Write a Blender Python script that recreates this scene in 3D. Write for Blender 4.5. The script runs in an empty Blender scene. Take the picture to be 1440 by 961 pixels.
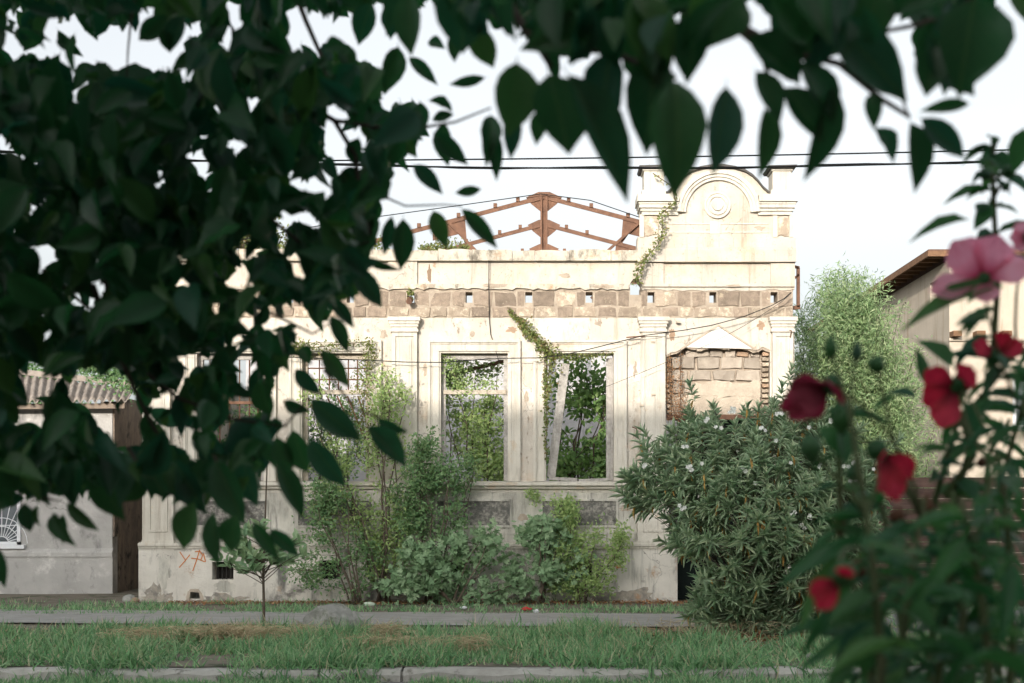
import bpy, bmesh, math, random
import numpy as np
from mathutils import Vector, Matrix, noise
random.seed(7); rng = np.random.default_rng(7)
S = bpy.context.scene; COL = S.collection
R = math.radians
# ---------------- camera ----------------
EYE = 1.6; F = 2000.0; CX = 765.0; HY = 707.0      # eye height, focal length and vanishing point of the photograph in pixels
cam = bpy.data.objects.new('camera', bpy.data.cameras.new('camera')); COL.objects.link(cam); S.camera = cam
cam.location = (0, 0, EYE); cam.rotation_euler = (R(90), 0, 0)
cam.data.lens = 50; cam.data.sensor_width = 36
cam.data.shift_x = -(CX-720)/1440; cam.data.shift_y = (HY-480.5)/1440
cam.data.clip_start = 0.05; cam.data.clip_end = 3000
cam.data.dof.use_dof = True; cam.data.dof.focus_distance = 22.5; cam.data.dof.aperture_fstop = 6.3
# ---------------- light ----------------
SUN_E, SUN_A = R(13), R(16)                         # low sun behind the viewer, from the left
W = bpy.data.worlds.new('World'); S.world = W; W.use_nodes = True
nt = W.node_tree; nt.nodes.clear()
out = nt.nodes.new('ShaderNodeOutputWorld'); bg = nt.nodes.new('ShaderNodeBackground'); bg.inputs['Strength'].default_value = 0.15
sky = nt.nodes.new('ShaderNodeTexSky'); sky.sky_type = 'NISHITA'; sky.sun_disc = False
sky.sun_elevation = SUN_E; sky.sun_rotation = math.pi + SUN_A; sky.air_density = 1.0; sky.dust_density = 5.0; sky.ozone_density = 1.0
# thin high cloud veil over the clear sky
tc = nt.nodes.new('ShaderNodeTexCoord'); mp = nt.nodes.new('ShaderNodeMapping'); mp.inputs['Scale'].default_value = (1.2, 1.2, 5)
nz = nt.nodes.new('ShaderNodeTexNoise'); nz.inputs['Scale'].default_value = 2.2; nz.inputs['Detail'].default_value = 6
rp = nt.nodes.new('ShaderNodeMapRange'); rp.inputs['From Min'].default_value = .35; rp.inputs['From Max'].default_value = .7
rp.inputs['To Min'].default_value = .08; rp.inputs['To Max'].default_value = .34
mx = nt.nodes.new('ShaderNodeMix'); mx.data_type = 'RGBA'; mx.inputs['B'].default_value = (2.65, 2.98, 3.08, 1)
hs = nt.nodes.new('ShaderNodeHueSaturation'); hs.inputs['Saturation'].default_value = .2
L = nt.links.new
L(tc.outputs['Generated'], mp.inputs['Vector']); L(mp.outputs['Vector'], nz.inputs['Vector']); L(nz.outputs['Fac'], rp.inputs['Value'])
L(rp.outputs['Result'], mx.inputs['Factor']); L(sky.outputs['Color'], hs.inputs['Color']); L(hs.outputs['Color'], mx.inputs['A']); L(mx.outputs['Result'], bg.inputs['Color']); L(bg.outputs['Background'], out.inputs['Surface'])
sun = bpy.data.objects.new('sun', bpy.data.lights.new('sun', 'SUN')); COL.objects.link(sun)
sun.data.energy = 2.0; sun.data.angle = R(0.6); sun.data.color = (1.0, .90, .79)
sd = Vector((-math.sin(SUN_A)*math.cos(SUN_E), -math.cos(SUN_A)*math.cos(SUN_E), math.sin(SUN_E)))
sun.rotation_euler = sd.to_track_quat('Z', 'Y').to_euler()
S.view_settings.view_transform = 'Standard'; S.view_settings.look = 'None'; S.view_settings.exposure = 1.09; S.view_settings.gamma = 1
S.cycles.use_denoising = True; S.cycles.max_bounces = 6; S.cycles.transparent_max_bounces = 4
# ---------------- helpers ----------------
def at(px, py, Y): return Vector(((px-CX)/F*Y, Y, EYE-(py-HY)/F*Y))
FY = 23.0
def X(px): return (px-CX)/F*FY
def Z(py): return EYE-(py-HY)/F*FY
ORG = {}
def props(o, label=None, cat=None, group=None, kind=None):
    if label: o['label'] = label
    if cat: o['category'] = cat
    if group: o['group'] = group
    if kind: o['kind'] = kind
    return o
def thing(name, loc, label, cat, group=None):
    o = bpy.data.objects.new(name, None); o.empty_display_size = .2; COL.objects.link(o); o.location = loc; ORG[o.name] = Vector(loc)
    return props(o, label, cat, group)
def link(name, me, parent=None, mat=None):
    o = bpy.data.objects.new(name, me); COL.objects.link(o)
    if parent: o.parent = parent
    if mat and not me.materials: me.materials.append(mat)
    ORG[o.name] = ORG[parent.name] if parent else Vector((0, 0, 0))
    return o
class MB:
    def __init__(s): s.v = []; s.f = []; s.sm = False
    def box(s, a, b):
        x0, x1 = sorted((a[0], b[0])); y0, y1 = sorted((a[1], b[1])); z0, z1 = sorted((a[2], b[2])); n = len(s.v)
        s.v += [(x0,y0,z0),(x1,y0,z0),(x1,y1,z0),(x0,y1,z0),(x0,y0,z1),(x1,y0,z1),(x1,y1,z1),(x0,y1,z1)]
        s.f += [(n,n+3,n+2,n+1),(n+4,n+5,n+6,n+7),(n,n+1,n+5,n+4),(n+1,n+2,n+6,n+5),(n+2,n+3,n+7,n+6),(n+3,n,n+4,n+7)]
        return s
    def prism(s, poly, y0, y1):          # poly: (x, z) outline, extruded along Y
        n = len(s.v); k = len(poly); y0, y1 = min(y0, y1), max(y0, y1)
        if sum(poly[i][0]*poly[(i+1) % k][1]-poly[(i+1) % k][0]*poly[i][1] for i in range(k)) < 0: poly = poly[::-1]
        s.v += [(x, y0, z) for x, z in poly]+[(x, y1, z) for x, z in poly]
        s.f.append(tuple(range(n, n+k))); s.f.append(tuple(range(n+2*k-1, n+k-1, -1)))
        for i in range(k): j = (i+1) % k; s.f.append((n+j, n+i, n+k+i, n+k+j))
        return s
    def profile(s, prof, x0, x1):        # prof: (y, z) outline, extruded along X
        n = len(s.v); k = len(prof)
        s.v += [(x0, y, z) for y, z in prof]+[(x1, y, z) for y, z in prof]
        s.f.append(tuple(range(n, n+k))[::-1]); s.f.append(tuple(range(n+k, n+2*k)))
        for i in range(k): j = (i+1) % k; s.f.append((n+i, n+j, n+k+j, n+k+i))
        return s
    def tube(s, pts, r0, r1=None, k=5):
        if r1 is None: r1 = r0
        pts = [Vector(p) for p in pts]; n0 = len(s.v); m = len(pts)
        for i, p in enumerate(pts):
            d = (pts[min(i+1, m-1)]-pts[max(i-1, 0)]); d = d.normalized() if d.length > 1e-9 else Vector((0, 0, 1))
            a = d.cross(Vector((0, 1, .13))); a = a.normalized() if a.length > 1e-4 else Vector((1, 0, 0)); b = d.cross(a); r = r0+(r1-r0)*i/(m-1)
            for j in range(k):
                t = 2*math.pi*j/k; s.v.append(tuple(p+a*(r*math.cos(t))+b*(r*math.sin(t))))
        for i in range(m-1):
            for j in range(k):
                q = n0+i*k; s.f.append((q+j, q+(j+1) % k, q+k+(j+1) % k, q+k+j))
        s.f.append(tuple(range(n0, n0+k))[::-1]); s.f.append(tuple(range(n0+(m-1)*k, n0+m*k)))
        return s
    def bar(s, p, q, w, h):              # rectangular bar from p to q, w across, h deep (Y)
        p = Vector(p); q = Vector(q); d = (q-p).normalized(); y = Vector((0, 1, 0))
        if abs(d.y) > .95: y = Vector((1, 0, 0))
        a = d.cross(y).normalized()*(w/2); b = a.cross(d).normalized()*(h/2); n = len(s.v)
        for o in (p, q):
            for u, v in ((-1,-1),(1,-1),(1,1),(-1,1)): s.v.append(tuple(o+a*u+b*v))
        s.f += [(n,n+3,n+2,n+1),(n+4,n+5,n+6,n+7),(n,n+1,n+5,n+4),(n+1,n+2,n+6,n+5),(n+2,n+3,n+7,n+6),(n+3,n,n+4,n+7)]
        return s
    def holed(s, x0, x1, z0, z1, holes, y0, y1):   # wall slab in XZ with rectangular openings
        xs = sorted({x0, x1}|{h for H in holes for h in H[:2] if x0 < h < x1}); zs = sorted({z0, z1}|{h for H in holes for h in H[2:] if z0 < h < z1})
        def solid(a, b, c, d):
            mx_, mz = (a+b)/2, (c+d)/2
            return not any(H[0] < mx_ < H[1] and H[2] < mz < H[3] for H in holes)
        nx, nz_ = len(xs)-1, len(zs)-1; g = [[solid(xs[i], xs[i+1], zs[j], zs[j+1]) for j in range(nz_)] for i in range(nx)]
        n = len(s.v); idx = lambda i, j, k: n+((i*(nz_+1))+j)*2+k
        for i in range(nx+1):
            for j in range(nz_+1): s.v += [(xs[i], y0, zs[j]), (xs[i], y1, zs[j])]
        G = lambda i, j: 0 <= i < nx and 0 <= j < nz_ and g[i][j]
        for i in range(nx):
            for j in range(nz_):
                if not g[i][j]: continue
                s.f.append((idx(i,j,0), idx(i+1,j,0), idx(i+1,j+1,0), idx(i,j+1,0))); s.f.append((idx(i,j,1), idx(i,j+1,1), idx(i+1,j+1,1), idx(i+1,j,1)))
                if not G(i-1, j): s.f.append((idx(i,j,0), idx(i,j+1,0), idx(i,j+1,1), idx(i,j,1)))
                if not G(i+1, j): s.f.append((idx(i+1,j,0), idx(i+1,j,1), idx(i+1,j+1,1), idx(i+1,j+1,0)))
                if not G(i, j-1): s.f.append((idx(i,j,0), idx(i,j,1), idx(i+1,j,1), idx(i+1,j,0)))
                if not G(i, j+1): s.f.append((idx(i,j+1,0), idx(i+1,j+1,0), idx(i+1,j+1,1), idx(i,j+1,1)))
        return s
    def build(s, name, mat, parent=None, smooth=False):
        o = ORG[parent.name] if parent else Vector((0, 0, 0))
        me = bpy.data.meshes.new(name); me.from_pydata([(x-o.x, y-o.y, z-o.z) for x, y, z in s.v], [], s.f); me.update()
        if smooth: me.polygons.foreach_set('use_smooth', [True]*len(me.polygons))
        return link(name, me, parent, mat)
def rag(x0, x1, z, amp, step=.12, lo=None):
    n = max(2, int(abs(x1-x0)/step)); return [(x0+(x1-x0)*i/n+(random.uniform(-.3, .3)*step if 0 < i < n else 0), z+random.uniform(-amp, amp)) for i in range(n+1)]
# ---------------- materials ----------------
def mat(name, ca, cb=None, rough=.85, scale=3., bump=.25, bscale=40., stains=(), rnd=0., metal=0., contrast=(.35, .65), brick=None, spec=.3, crack=0):
    m = bpy.data.materials.new(name); m.use_nodes = True; N = m.node_tree.nodes; K = m.node_tree.links.new; b = N['Principled BSDF']
    b.inputs['Roughness'].default_value = rough; b.inputs['Metallic'].default_value = metal; b.inputs['Specular IOR Level'].default_value = spec
    g = N.new('ShaderNodeNewGeometry')
    def nz(sc, det=8, st=None, off=0, r=.6):
        mp = N.new('ShaderNodeMapping'); mp.inputs['Scale'].default_value = st or (1, 1, 1); mp.inputs['Location'].default_value = (off, off*1.7, off*.6)
        K(g.outputs['Position'], mp.inputs['Vector']); n = N.new('ShaderNodeTexNoise'); n.inputs['Scale'].default_value = sc; n.inputs['Detail'].default_value = det; n.inputs['Roughness'].default_value = r
        K(mp.outputs['Vector'], n.inputs['Vector']); return n.outputs['Fac']
    def rng_(v, a, c):
        r = N.new('ShaderNodeMapRange'); r.inputs['From Min'].default_value = a; r.inputs['From Max'].default_value = c; K(v, r.inputs['Value']); return r.outputs['Result']
    def mix(f, a, c):
        x = N.new('ShaderNodeMix'); x.data_type = 'RGBA'
        if isinstance(f, float): x.inputs['Factor'].default_value = f
        else: K(f, x.inputs['Factor'])
        for s_, v in (('A', a), ('B', c)):
            if isinstance(v, tuple): x.inputs[s_].default_value = (*v, 1)
            else: K(v, x.inputs[s_])
        return x.outputs['Result']
    col = mix(rng_(nz(scale), *contrast), ca, cb or ca)
    for i, (c, sc, lo, hi, st) in enumerate(stains): col = mix(rng_(nz(sc, st=st, off=3.1*i+1, r=.7), lo, hi), col, c)
    if crack:
        v = N.new('ShaderNodeTexVoronoi'); v.feature = 'DISTANCE_TO_EDGE'; v.inputs['Scale'].default_value = crack; 
        n2 = N.new('ShaderNodeTexNoise'); n2.inputs['Scale'].default_value = 2.5; n2.inputs['Detail'].default_value = 5; K(g.outputs['Position'], n2.inputs['Vector'])
        ad = N.new('ShaderNodeVectorMath'); ad.operation = 'ADD'; K(g.outputs['Position'], ad.inputs[0]); K(n2.outputs['Color'], ad.inputs[1]); K(ad.outputs[0], v.inputs['Vector'])
        cr = rng_(v.outputs['Distance'], .012, .0); mk = rng_(nz(.9, off=9), .52, .6)
        mu = N.new('ShaderNodeMath'); mu.operation = 'MULTIPLY'; K(cr, mu.inputs[0]); K(mk, mu.inputs[1])
        col = mix(mu.outputs[0], col, tuple(c*.35 for c in ca))
    if rnd:
        oi = N.new('ShaderNodeObjectInfo'); r = N.new('ShaderNodeMapRange'); r.inputs['To Min'].default_value = 1-rnd; r.inputs['To Max'].default_value = 1+rnd; K(oi.outputs['Random'], r.inputs['Value'])
        h = N.new('ShaderNodeHueSaturation'); K(r.outputs['Result'], h.inputs['Value']); K(col, h.inputs['Color']); col = h.outputs['Color']
    K(col, b.inputs['Base Color'])
    if bump:
        bp = N.new('ShaderNodeBump'); bp.inputs['Strength'].default_value = bump; bp.inputs['Distance'].default_value = .02; K(nz(bscale, 6, r=.7), bp.inputs['Height']); K(bp.outputs['Normal'], b.inputs['Normal'])
    return m
def leafmat(name, cols, trans=.3, rough=.45, spec=.4, island=True, streak=None):
    m = bpy.data.materials.new(name); m.use_nodes = True; N = m.node_tree.nodes; K = m.node_tree.links.new; b = N['Principled BSDF']; o = N['Material Output']
    g = N.new('ShaderNodeNewGeometry'); oi = N.new('ShaderNodeObjectInfo'); ad = N.new('ShaderNodeMath'); ad.operation = 'ADD'; fr = N.new('ShaderNodeMath'); fr.operation = 'FRACT'
    K(g.outputs['Random Per Island'], ad.inputs[0]); K(oi.outputs['Random'], ad.inputs[1]); K(ad.outputs[0], fr.inputs[0])
    cr = N.new('ShaderNodeValToRGB'); e = cr.color_ramp.elements
    e[0].position = 0; e[0].color = (*cols[0], 1); e[1].position = 1; e[1].color = (*cols[-1], 1)
    for i in range(1, len(cols)-1): q = e.new(i/(len(cols)-1)); q.color = (*cols[i], 1)
    K(fr.outputs[0], cr.inputs['Fac']); col = cr.outputs['Color']
    n = N.new('ShaderNodeTexNoise'); n.inputs['Scale'].default_value = 25; n.inputs['Detail'].default_value = 4; K(g.outputs['Position'], n.inputs['Vector'])
    mr = N.new('ShaderNodeMapRange'); mr.inputs['To Min'].default_value = .7; mr.inputs['To Max'].default_value = 1.3; K(n.outputs['Fac'], mr.inputs['Value'])
    h = N.new('ShaderNodeHueSaturation'); K(mr.outputs['Result'], h.inputs['Value']); K(col, h.inputs['Color']); col = h.outputs['Color']
    K(col, b.inputs['Base Color']); b.inputs['Roughness'].default_value = rough; b.inputs['Specular IOR Level'].default_value = spec
    t = N.new('ShaderNodeBsdfTranslucent'); h2 = N.new('ShaderNodeHueSaturation'); h2.inputs['Saturation'].default_value = 1.1; h2.inputs['Value'].default_value = 1.5; K(col, h2.inputs['Color']); K(h2.outputs['Color'], t.inputs['Color'])
    ms = N.new('ShaderNodeMixShader'); ms.inputs[0].default_value = trans; K(b.outputs[0], ms.inputs[1]); K(t.outputs[0], ms.inputs[2]); K(ms.outputs[0], o.inputs['Surface'])
    return m
GR = (.13, .125, .10)
plaster = mat('plaster', (.58, .54, .47), (.49, .45, .39), scale=1.6, bump=.35, bscale=30, crack=1.1,
    stains=[((.58,.44,.32), 2.1, .53, .72, None), ((.34,.29,.22), 6., .54, .76, (1, 1, .09)), ((.64,.61,.55), 1.2, .52, .62, None), ((.27,.22,.17), 15., .58, .68, (1, 1, .5))])
plaster_clean = mat('plaster_clean', (.56, .52, .45), (.46, .42, .36), scale=2, bump=.2, crack=.9, stains=[((.52,.42,.31), 2.0, .52, .70, (1, 1, .7)), ((.30,.25,.19), 8., .54, .74, (1, 1, .08)), ((.34,.28,.21), 17, .57, .68, None)])
coping_m = mat('coping_plaster', (.58, .54, .45), (.44, .40, .33), scale=2.5, bump=.4, stains=[((.17,.15,.12), 6., .50, .66, (1, 1, .5)), ((.38,.25,.15), 3, .55, .7, None)])
trim = mat('trim_plaster', (.62, .59, .52), (.53, .50, .43), scale=3, bump=.25, stains=[((.36,.32,.26), 13., .52, .74, (1, 1, .045)), ((.54,.43,.31), 4., .58, .72, None), ((.36,.33,.28), 3.5, .58, .76, (1, 1, .3))])
plinth_m = mat('plinth_plaster', (.72, .69, .62), (.56, .53, .47), scale=1.5, bump=.5, bscale=20, crack=1.3,
    stains=[((.17,.165,.15), 2.0, .53, .66, (1, 1, .4)), ((.46,.33,.23), 3, .6, .7, None), ((.24,.24,.21), 10., .56, .74, (1, 1, .09)), ((.20,.19,.17), 1.1, .58, .66, (1, 1, 1.6))])
dado_m = mat('dado_plaster', (.62, .60, .53), (.48, .46, .40), scale=2, bump=.4, stains=[((.26,.25,.22), 3., .46, .68, (1, 1, .3)), ((.16,.155,.14), 12., .56, .72, (1, 1, .1)), ((.55,.48,.38), 2.5, .6, .7, None)])
rough_dark = mat('roughcast_panel', (.16, .155, .14), (.42, .40, .35), scale=22, bump=1., bscale=60, contrast=(.42, .62), stains=[((.12,.12,.11), 3., .45, .6, None)])
stone_dark = mat('tuff_stone', (.33, .265, .205), (.22, .175, .135), scale=9, bump=.9, bscale=50, rnd=.22, stains=[((.50,.42,.31), 11., .60, .68, None)])
stone_pale = mat('tuff_stone_pale', (.42, .35, .27), (.31, .25, .19), scale=8, bump=.8, bscale=45, rnd=.25, stains=[((.62,.54,.42), 6., .5, .62, None)])
mortar = mat('mortar', (.46, .39, .31), (.34, .285, .225), scale=6, bump=.8, bscale=40, stains=[((.22,.16,.11), 7, .58, .68, None)])
block_m = mat('concrete_block', (.46, .40, .33), (.35, .30, .245), scale=7, bump=.7, bscale=60, rnd=.18)
render_m = mat('rough_render', (.52, .45, .36), (.40, .34, .27), scale=4, bump=1., bscale=14)
brick_m = mat('old_brick', (.36, .24, .16), (.30, .22, .155), scale=12, bump=.5, rnd=.3)
rust = mat('rusty_steel', (.19, .10, .062), (.12, .066, .045), scale=7, rough=.8, bump=.3, bscale=60, stains=[((.22,.125,.08), 10, .55, .7, None)])
dark_metal = mat('dark_sheet', (.05, .048, .045), (.09, .08, .07), rough=.6, bump=.1)
wood = mat('weathered_wood', (.46, .44, .41), (.30, .285, .26), scale=14, bump=.6, bscale=40, stains=[((.40,.37,.33), 20, .5, .7, (1, 1, .06)), ((.10,.09,.08), 30, .6, .68, (1, 1, .03))])
wood_pale = mat('painted_old_wood', (.50, .45, .37), (.36, .31, .25), scale=10, bump=.5, stains=[((.20,.16,.12), 20, .58, .7, (1, 1, .1))])
shade_wall = mat('inner_grey_wall', (.50, .50, .51), (.38, .38, .39), scale=2.2, bump=.8, bscale=8, stains=[((.34,.35,.37), 3., .55, .65, None), ((.09,.09,.09), 5., .6, .7, (1, 1, .3))])
inner_pale = mat('inner_plaster', (.48, .43, .35), (.30, .26, .21), scale=2, bump=.6, stains=[((.18,.15,.12), 3., .5, .65, None)])
shed_m = mat('shed_render', (.46, .45, .43), (.34, .335, .32), scale=1.4, bump=.7, bscale=12, crack=1., stains=[((.22,.22,.21), 3., .56, .7, (1, 1, .6)), ((.60,.59,.56), 1.5, .55, .66, None)])
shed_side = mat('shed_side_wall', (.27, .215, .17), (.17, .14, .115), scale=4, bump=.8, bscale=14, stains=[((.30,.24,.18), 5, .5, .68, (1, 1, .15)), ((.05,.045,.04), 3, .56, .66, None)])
asb = mat('corrugated_sheet', (.34, .30, .26), (.22, .19, .165), scale=5, bump=.5, bscale=30, stains=[((.12,.11,.10), 9, .55, .68, None)])
white_metal = mat('white_painted_metal', (.70, .72, .74), (.62, .64, .66), rough=.5, bump=.05)
glass_dark = mat('dusty_glass', (.10, .12, .13), (.16, .18, .19), rough=.25, bump=0, spec=.6)
black_in = mat('vent_grating_and_shade', (.02, .02, .018), (.035, .03, .028), rough=.9, bump=0)  # black for the vent bars and for the sheet painted as recess shade
asphalt = mat('pavement_asphalt', (.36, .355, .335), (.28, .275, .26), scale=3, crack=.8, bump=.6, bscale=90, stains=[((.30,.29,.265), 1.2, .52, .66, None), ((.10,.10,.095), 30, .62, .7, None)])
road_m = mat('road_asphalt', (.20, .20, .195), (.15, .15, .145), scale=3, bump=.6, bscale=90)
soil = mat('soil', (.22, .19, .15), (.14, .125, .10), scale=5, bump=.9, bscale=25, stains=[((.20,.165,.12), 14, .52, .66, None), ((.045,.06,.03), 3, .5, .64, None)])
gravel_m = mat('gravel_ground', (.36, .36, .355), (.17, .17, .165), scale=28, bump=1., bscale=60, stains=[((.07,.09,.05), 2.2, .55, .62, None)])
kerb_m = mat('kerb_concrete', (.50, .49, .45), (.37, .36, .325), scale=4, bump=.7, bscale=40, rnd=.12, stains=[((.12,.115,.09), 6, .56, .68, None), ((.44,.42,.38), 5, .6, .7, None)])
rock_m = mat('boulder_stone', (.36, .36, .33), (.20, .20, .18), scale=7, bump=.8, stains=[((.10,.13,.07), 4, .55, .65, None)])
fence_m = mat('fence_wood', (.115, .07, .055), (.07, .042, .036), scale=6, bump=.3, rnd=.3, stains=[((.17,.12,.10), 22, .55, .7, (.06, 1, 1))])
bark = mat('bark', (.085, .07, .055), (.05, .042, .034), scale=14, bump=.7, bscale=60)
twig_m = mat('twig', (.14, .11, .08), (.09, .07, .055), scale=20, bump=.3)
stem_green = mat('green_stem', (.06, .10, .035), (.09, .10, .05), scale=14, bump=.2)
wire_m = mat('wire_rubber', (.015, .015, .015), (.02, .02, .02), rough=.6, bump=0)
beige = mat('far_house_render', (.50, .44, .36), (.42, .37, .30), scale=1.2, bump=.6, bscale=14, stains=[((.34,.27,.2), 4, .55, .7, (1, 1, .15))])
roofwood = mat('eave_timber', (.22, .125, .07), (.15, .085, .05), scale=8, bump=.3)
orange = mat('orange_paint', (.62, .22, .06), (.55, .2, .07), scale=9, bump=0)
straw = leafmat('straw', [(.52, .44, .29), (.36, .29, .18), (.62, .54, .37)], .2, .8, .1)
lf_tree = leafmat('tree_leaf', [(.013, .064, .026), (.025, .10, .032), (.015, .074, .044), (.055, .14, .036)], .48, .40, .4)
lf_hib = leafmat('hibiscus_leaf', [(.024, .105, .036), (.045, .15, .044), (.026, .095, .055), (.085, .20, .06)], .38, .42, .4)
lf_ole = leafmat('oleander_leaf', [(.28, .41, .25), (.39, .50, .33), (.16, .27, .15), (.50, .58, .38), (.24, .36, .20)], .25, .4, .5)
lf_ole_dry = leafmat('dry_oleander_leaf', [(.42, .24, .07), (.50, .34, .12)], .2, .6, .2)
lf_shrub = leafmat('shrub_leaf', [(.13, .24, .105), (.19, .31, .13), (.10, .20, .09), (.25, .34, .16)], .3, .5, .3)
lf_fig = leafmat('fig_leaf', [(.20, .32, .17), (.27, .39, .22), (.15, .26, .13), (.31, .42, .25)], .25, .55, .3)
lf_light = leafmat('light_leaf', [(.28, .40, .15), (.37, .46, .19), (.19, .31, .11)], .35, .5, .3)
lf_dark = leafmat('dark_inner_leaf', [(.15, .28, .09), (.21, .35, .11), (.27, .40, .15), (.10, .20, .07)], .35, .45, .35)
lf_bam = leafmat('bamboo_leaf', [(.22, .33, .15), (.30, .41, .20), (.13, .22, .11), (.40, .47, .27), (.17, .28, .13)], .3, .55, .2)
lf_ivy = leafmat('ivy_leaf', [(.13, .18, .05), (.22, .24, .08), (.09, .14, .04), (.20, .14, .06)], .25, .5, .3)
lf_dry = leafmat('dry_vine_leaf', [(.34, .18, .09), (.24, .13, .07), (.42, .26, .14)], .15, .7, .1)
lf_grass = leafmat('grass_blade', [(.13, .30, .13), (.23, .42, .19), (.10, .23, .11), (.34, .49, .27), (.06, .15, .06), (.17, .36, .16), (.48, .44, .30)], .25, .5, .25)
lf_sap = leafmat('sapling_leaf', [(.16, .29, .15), (.24, .36, .19), (.31, .42, .24)], .2, .4, .45)
petal_pink = leafmat('pink_petal', [(.85, .36, .50), (.88, .46, .58)], .55, .6, .2)
petal_red = leafmat('red_petal', [(.50, .04, .07), (.58, .07, .11)], .4, .6, .2)
petal_dark = leafmat('crimson_petal', [(.26, .03, .06), (.42, .09, .14)], .35, .6, .2)
petal_white = leafmat('white_petal', [(.80, .80, .76), (.74, .76, .72)], .3, .6, .2)
def veined(m, base):
    N = m.node_tree.nodes; K = m.node_tree.links.new; tc = N.new('ShaderNodeTexCoord'); mp = N.new('ShaderNodeMapping'); mp.inputs['Scale'].default_value = (1.2, 16, 0); K(tc.outputs['Object'], mp.inputs['Vector'])
    n = N.new('ShaderNodeTexNoise'); n.inputs['Scale'].default_value = 1.3; n.inputs['Detail'].default_value = 4; K(mp.outputs['Vector'], n.inputs['Vector'])
    sx = N.new('ShaderNodeSeparateXYZ'); K(tc.outputs['Object'], sx.inputs[0]); r = N.new('ShaderNodeMapRange'); r.inputs['From Min'].default_value = .12; r.inputs['From Max'].default_value = .55; r.inputs['To Min'].default_value = 1.; r.inputs['To Max'].default_value = 0.; K(sx.outputs['X'], r.inputs['Value'])
    r2 = N.new('ShaderNodeMapRange'); r2.inputs['From Min'].default_value = .5; r2.inputs['From Max'].default_value = .68; r2.inputs['To Max'].default_value = .55; K(n.outputs['Fac'], r2.inputs['Value'])
    a = N.new('ShaderNodeMath'); a.operation = 'MAXIMUM'; K(r.outputs[0], a.inputs[0]); K(r2.outputs[0], a.inputs[1])
    for nd in list(N):
        if nd.type in ('BSDF_PRINCIPLED', 'BSDF_TRANSLUCENT'):
            s = nd.inputs['Base Color' if nd.type == 'BSDF_PRINCIPLED' else 'Color']; src = s.links[0].from_socket; x = N.new('ShaderNodeMix'); x.data_type = 'RGBA'; x.inputs['B'].default_value = (*base, 1); K(a.outputs[0], x.inputs['Factor']); K(src, x.inputs['A']); K(x.outputs['Result'], s)
def leaf_veins(m, col, k=.5):
    N = m.node_tree.nodes; K = m.node_tree.links.new; tc = N.new('ShaderNodeTexCoord'); sx = N.new('ShaderNodeSeparateXYZ'); K(tc.outputs['Object'], sx.inputs[0])
    def mth(op, a, b=None, c=None):
        x = N.new('ShaderNodeMath'); x.operation = op
        for i, v in enumerate((a, b, c)):
            if v is None: continue
            if isinstance(v, (int, float)): x.inputs[i].default_value = v
            else: K(v, x.inputs[i])
        return x.outputs[0]
    ay = mth('ABSOLUTE', sx.outputs['Y']); mid = mth('LESS_THAN', ay, .022); ph = mth('FRACT', mth('MULTIPLY', mth('SUBTRACT', sx.outputs['X'], mth('MULTIPLY', ay, .7)), 9.)); lat = mth('MULTIPLY', mth('LESS_THAN', ph, .10), .55); f = mth('MULTIPLY', mth('MAXIMUM', mid, lat), k)
    for nd in list(N):
        if nd.type in ('BSDF_PRINCIPLED', 'BSDF_TRANSLUCENT'):
            s = nd.inputs['Base Color' if nd.type == 'BSDF_PRINCIPLED' else 'Color']; src = s.links[0].from_socket; x = N.new('ShaderNodeMix'); x.data_type = 'RGBA'; x.inputs['B'].default_value = (*col, 1); K(f, x.inputs['Factor']); K(src, x.inputs['A']); K(x.outputs['Result'], s)
    return m
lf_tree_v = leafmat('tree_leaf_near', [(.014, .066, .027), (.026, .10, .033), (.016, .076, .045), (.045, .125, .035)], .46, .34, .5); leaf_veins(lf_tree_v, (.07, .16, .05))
veined(petal_pink, (.55, .03, .12)); veined(petal_red, (.10, .004, .012)); veined(petal_dark, (.07, .006, .014))
bud_brown = mat('dry_bud', (.12, .05, .025), (.07, .035, .02), bump=.3)
# ---------------- leaf templates ----------------
def strip_leaf(ts, ws, fold=.1, droop=.12):
    v = []; f = []
    for t, w in zip(ts, ws):
        zz = -droop*t*t; v += [(t, -w, zz+fold*w), (t, 0, zz), (t, w, zz+fold*w)]
    for i in range(len(ts)-1):
        a = i*3; f += [(a, a+1, a+4, a+3), (a+1, a+2, a+5, a+4)]
    return np.array(v, float), f
T_TREE = [strip_leaf([0,.08,.10,.2,.34,.5,.66,.8,.92,1], [.012,.012,.06,.26,.43,.5,.45,.31,.12,.004], .35, d) for d in (.05, .22, .38)]
for q_, (bend, curl, wd_) in enumerate(((.10, .25, .9), (-.12, .1, 1.12))):
    v_, f_ = strip_leaf([0,.08,.10,.2,.34,.5,.66,.8,.92,1], [.012,.012,.06,.28,.45,.5,.43,.28,.10,.004], .55, .1); v_ = v_.copy(); v_[:, 1] = v_[:, 1]*wd_+bend*np.sin(v_[:, 0]*3.1); v_[:, 2] -= curl*np.clip(v_[:, 0]-.55, 0, 1)**2*2+.03*np.sin(v_[:, 0]*17)*np.sign(v_[:, 1]); T_TREE.append((v_, f_))
T_LANCE = strip_leaf([0,.3,.65,1], [.03,.46,.42,.01], .3, .15)
T_LONG = strip_leaf([0,.06,.22,.5,.78,1], [.02,.1,.4,.5,.28,.01], .3, .3)
T_SMALL = (np.array([(0,0,0),(.5,-.5,.08),(1,0,-.06),(.5,.5,.08)], float), [(0,1,2,3)])
T_BLADE = (np.array([(0,-.5,0),(0,.5,0),(.55,-.4,-.10),(.55,.4,-.10),(.95,0,-.45)], float), [(0,1,3,2),(2,3,4)])
_fp = [(0,0),(.02,-.34),(.34,-.54),(.34,-.20),(.76,-.42),(.60,-.13),(1,0),(.60,.13),(.76,.42),(.34,.20),(.34,.54),(.02,.34)]
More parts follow.
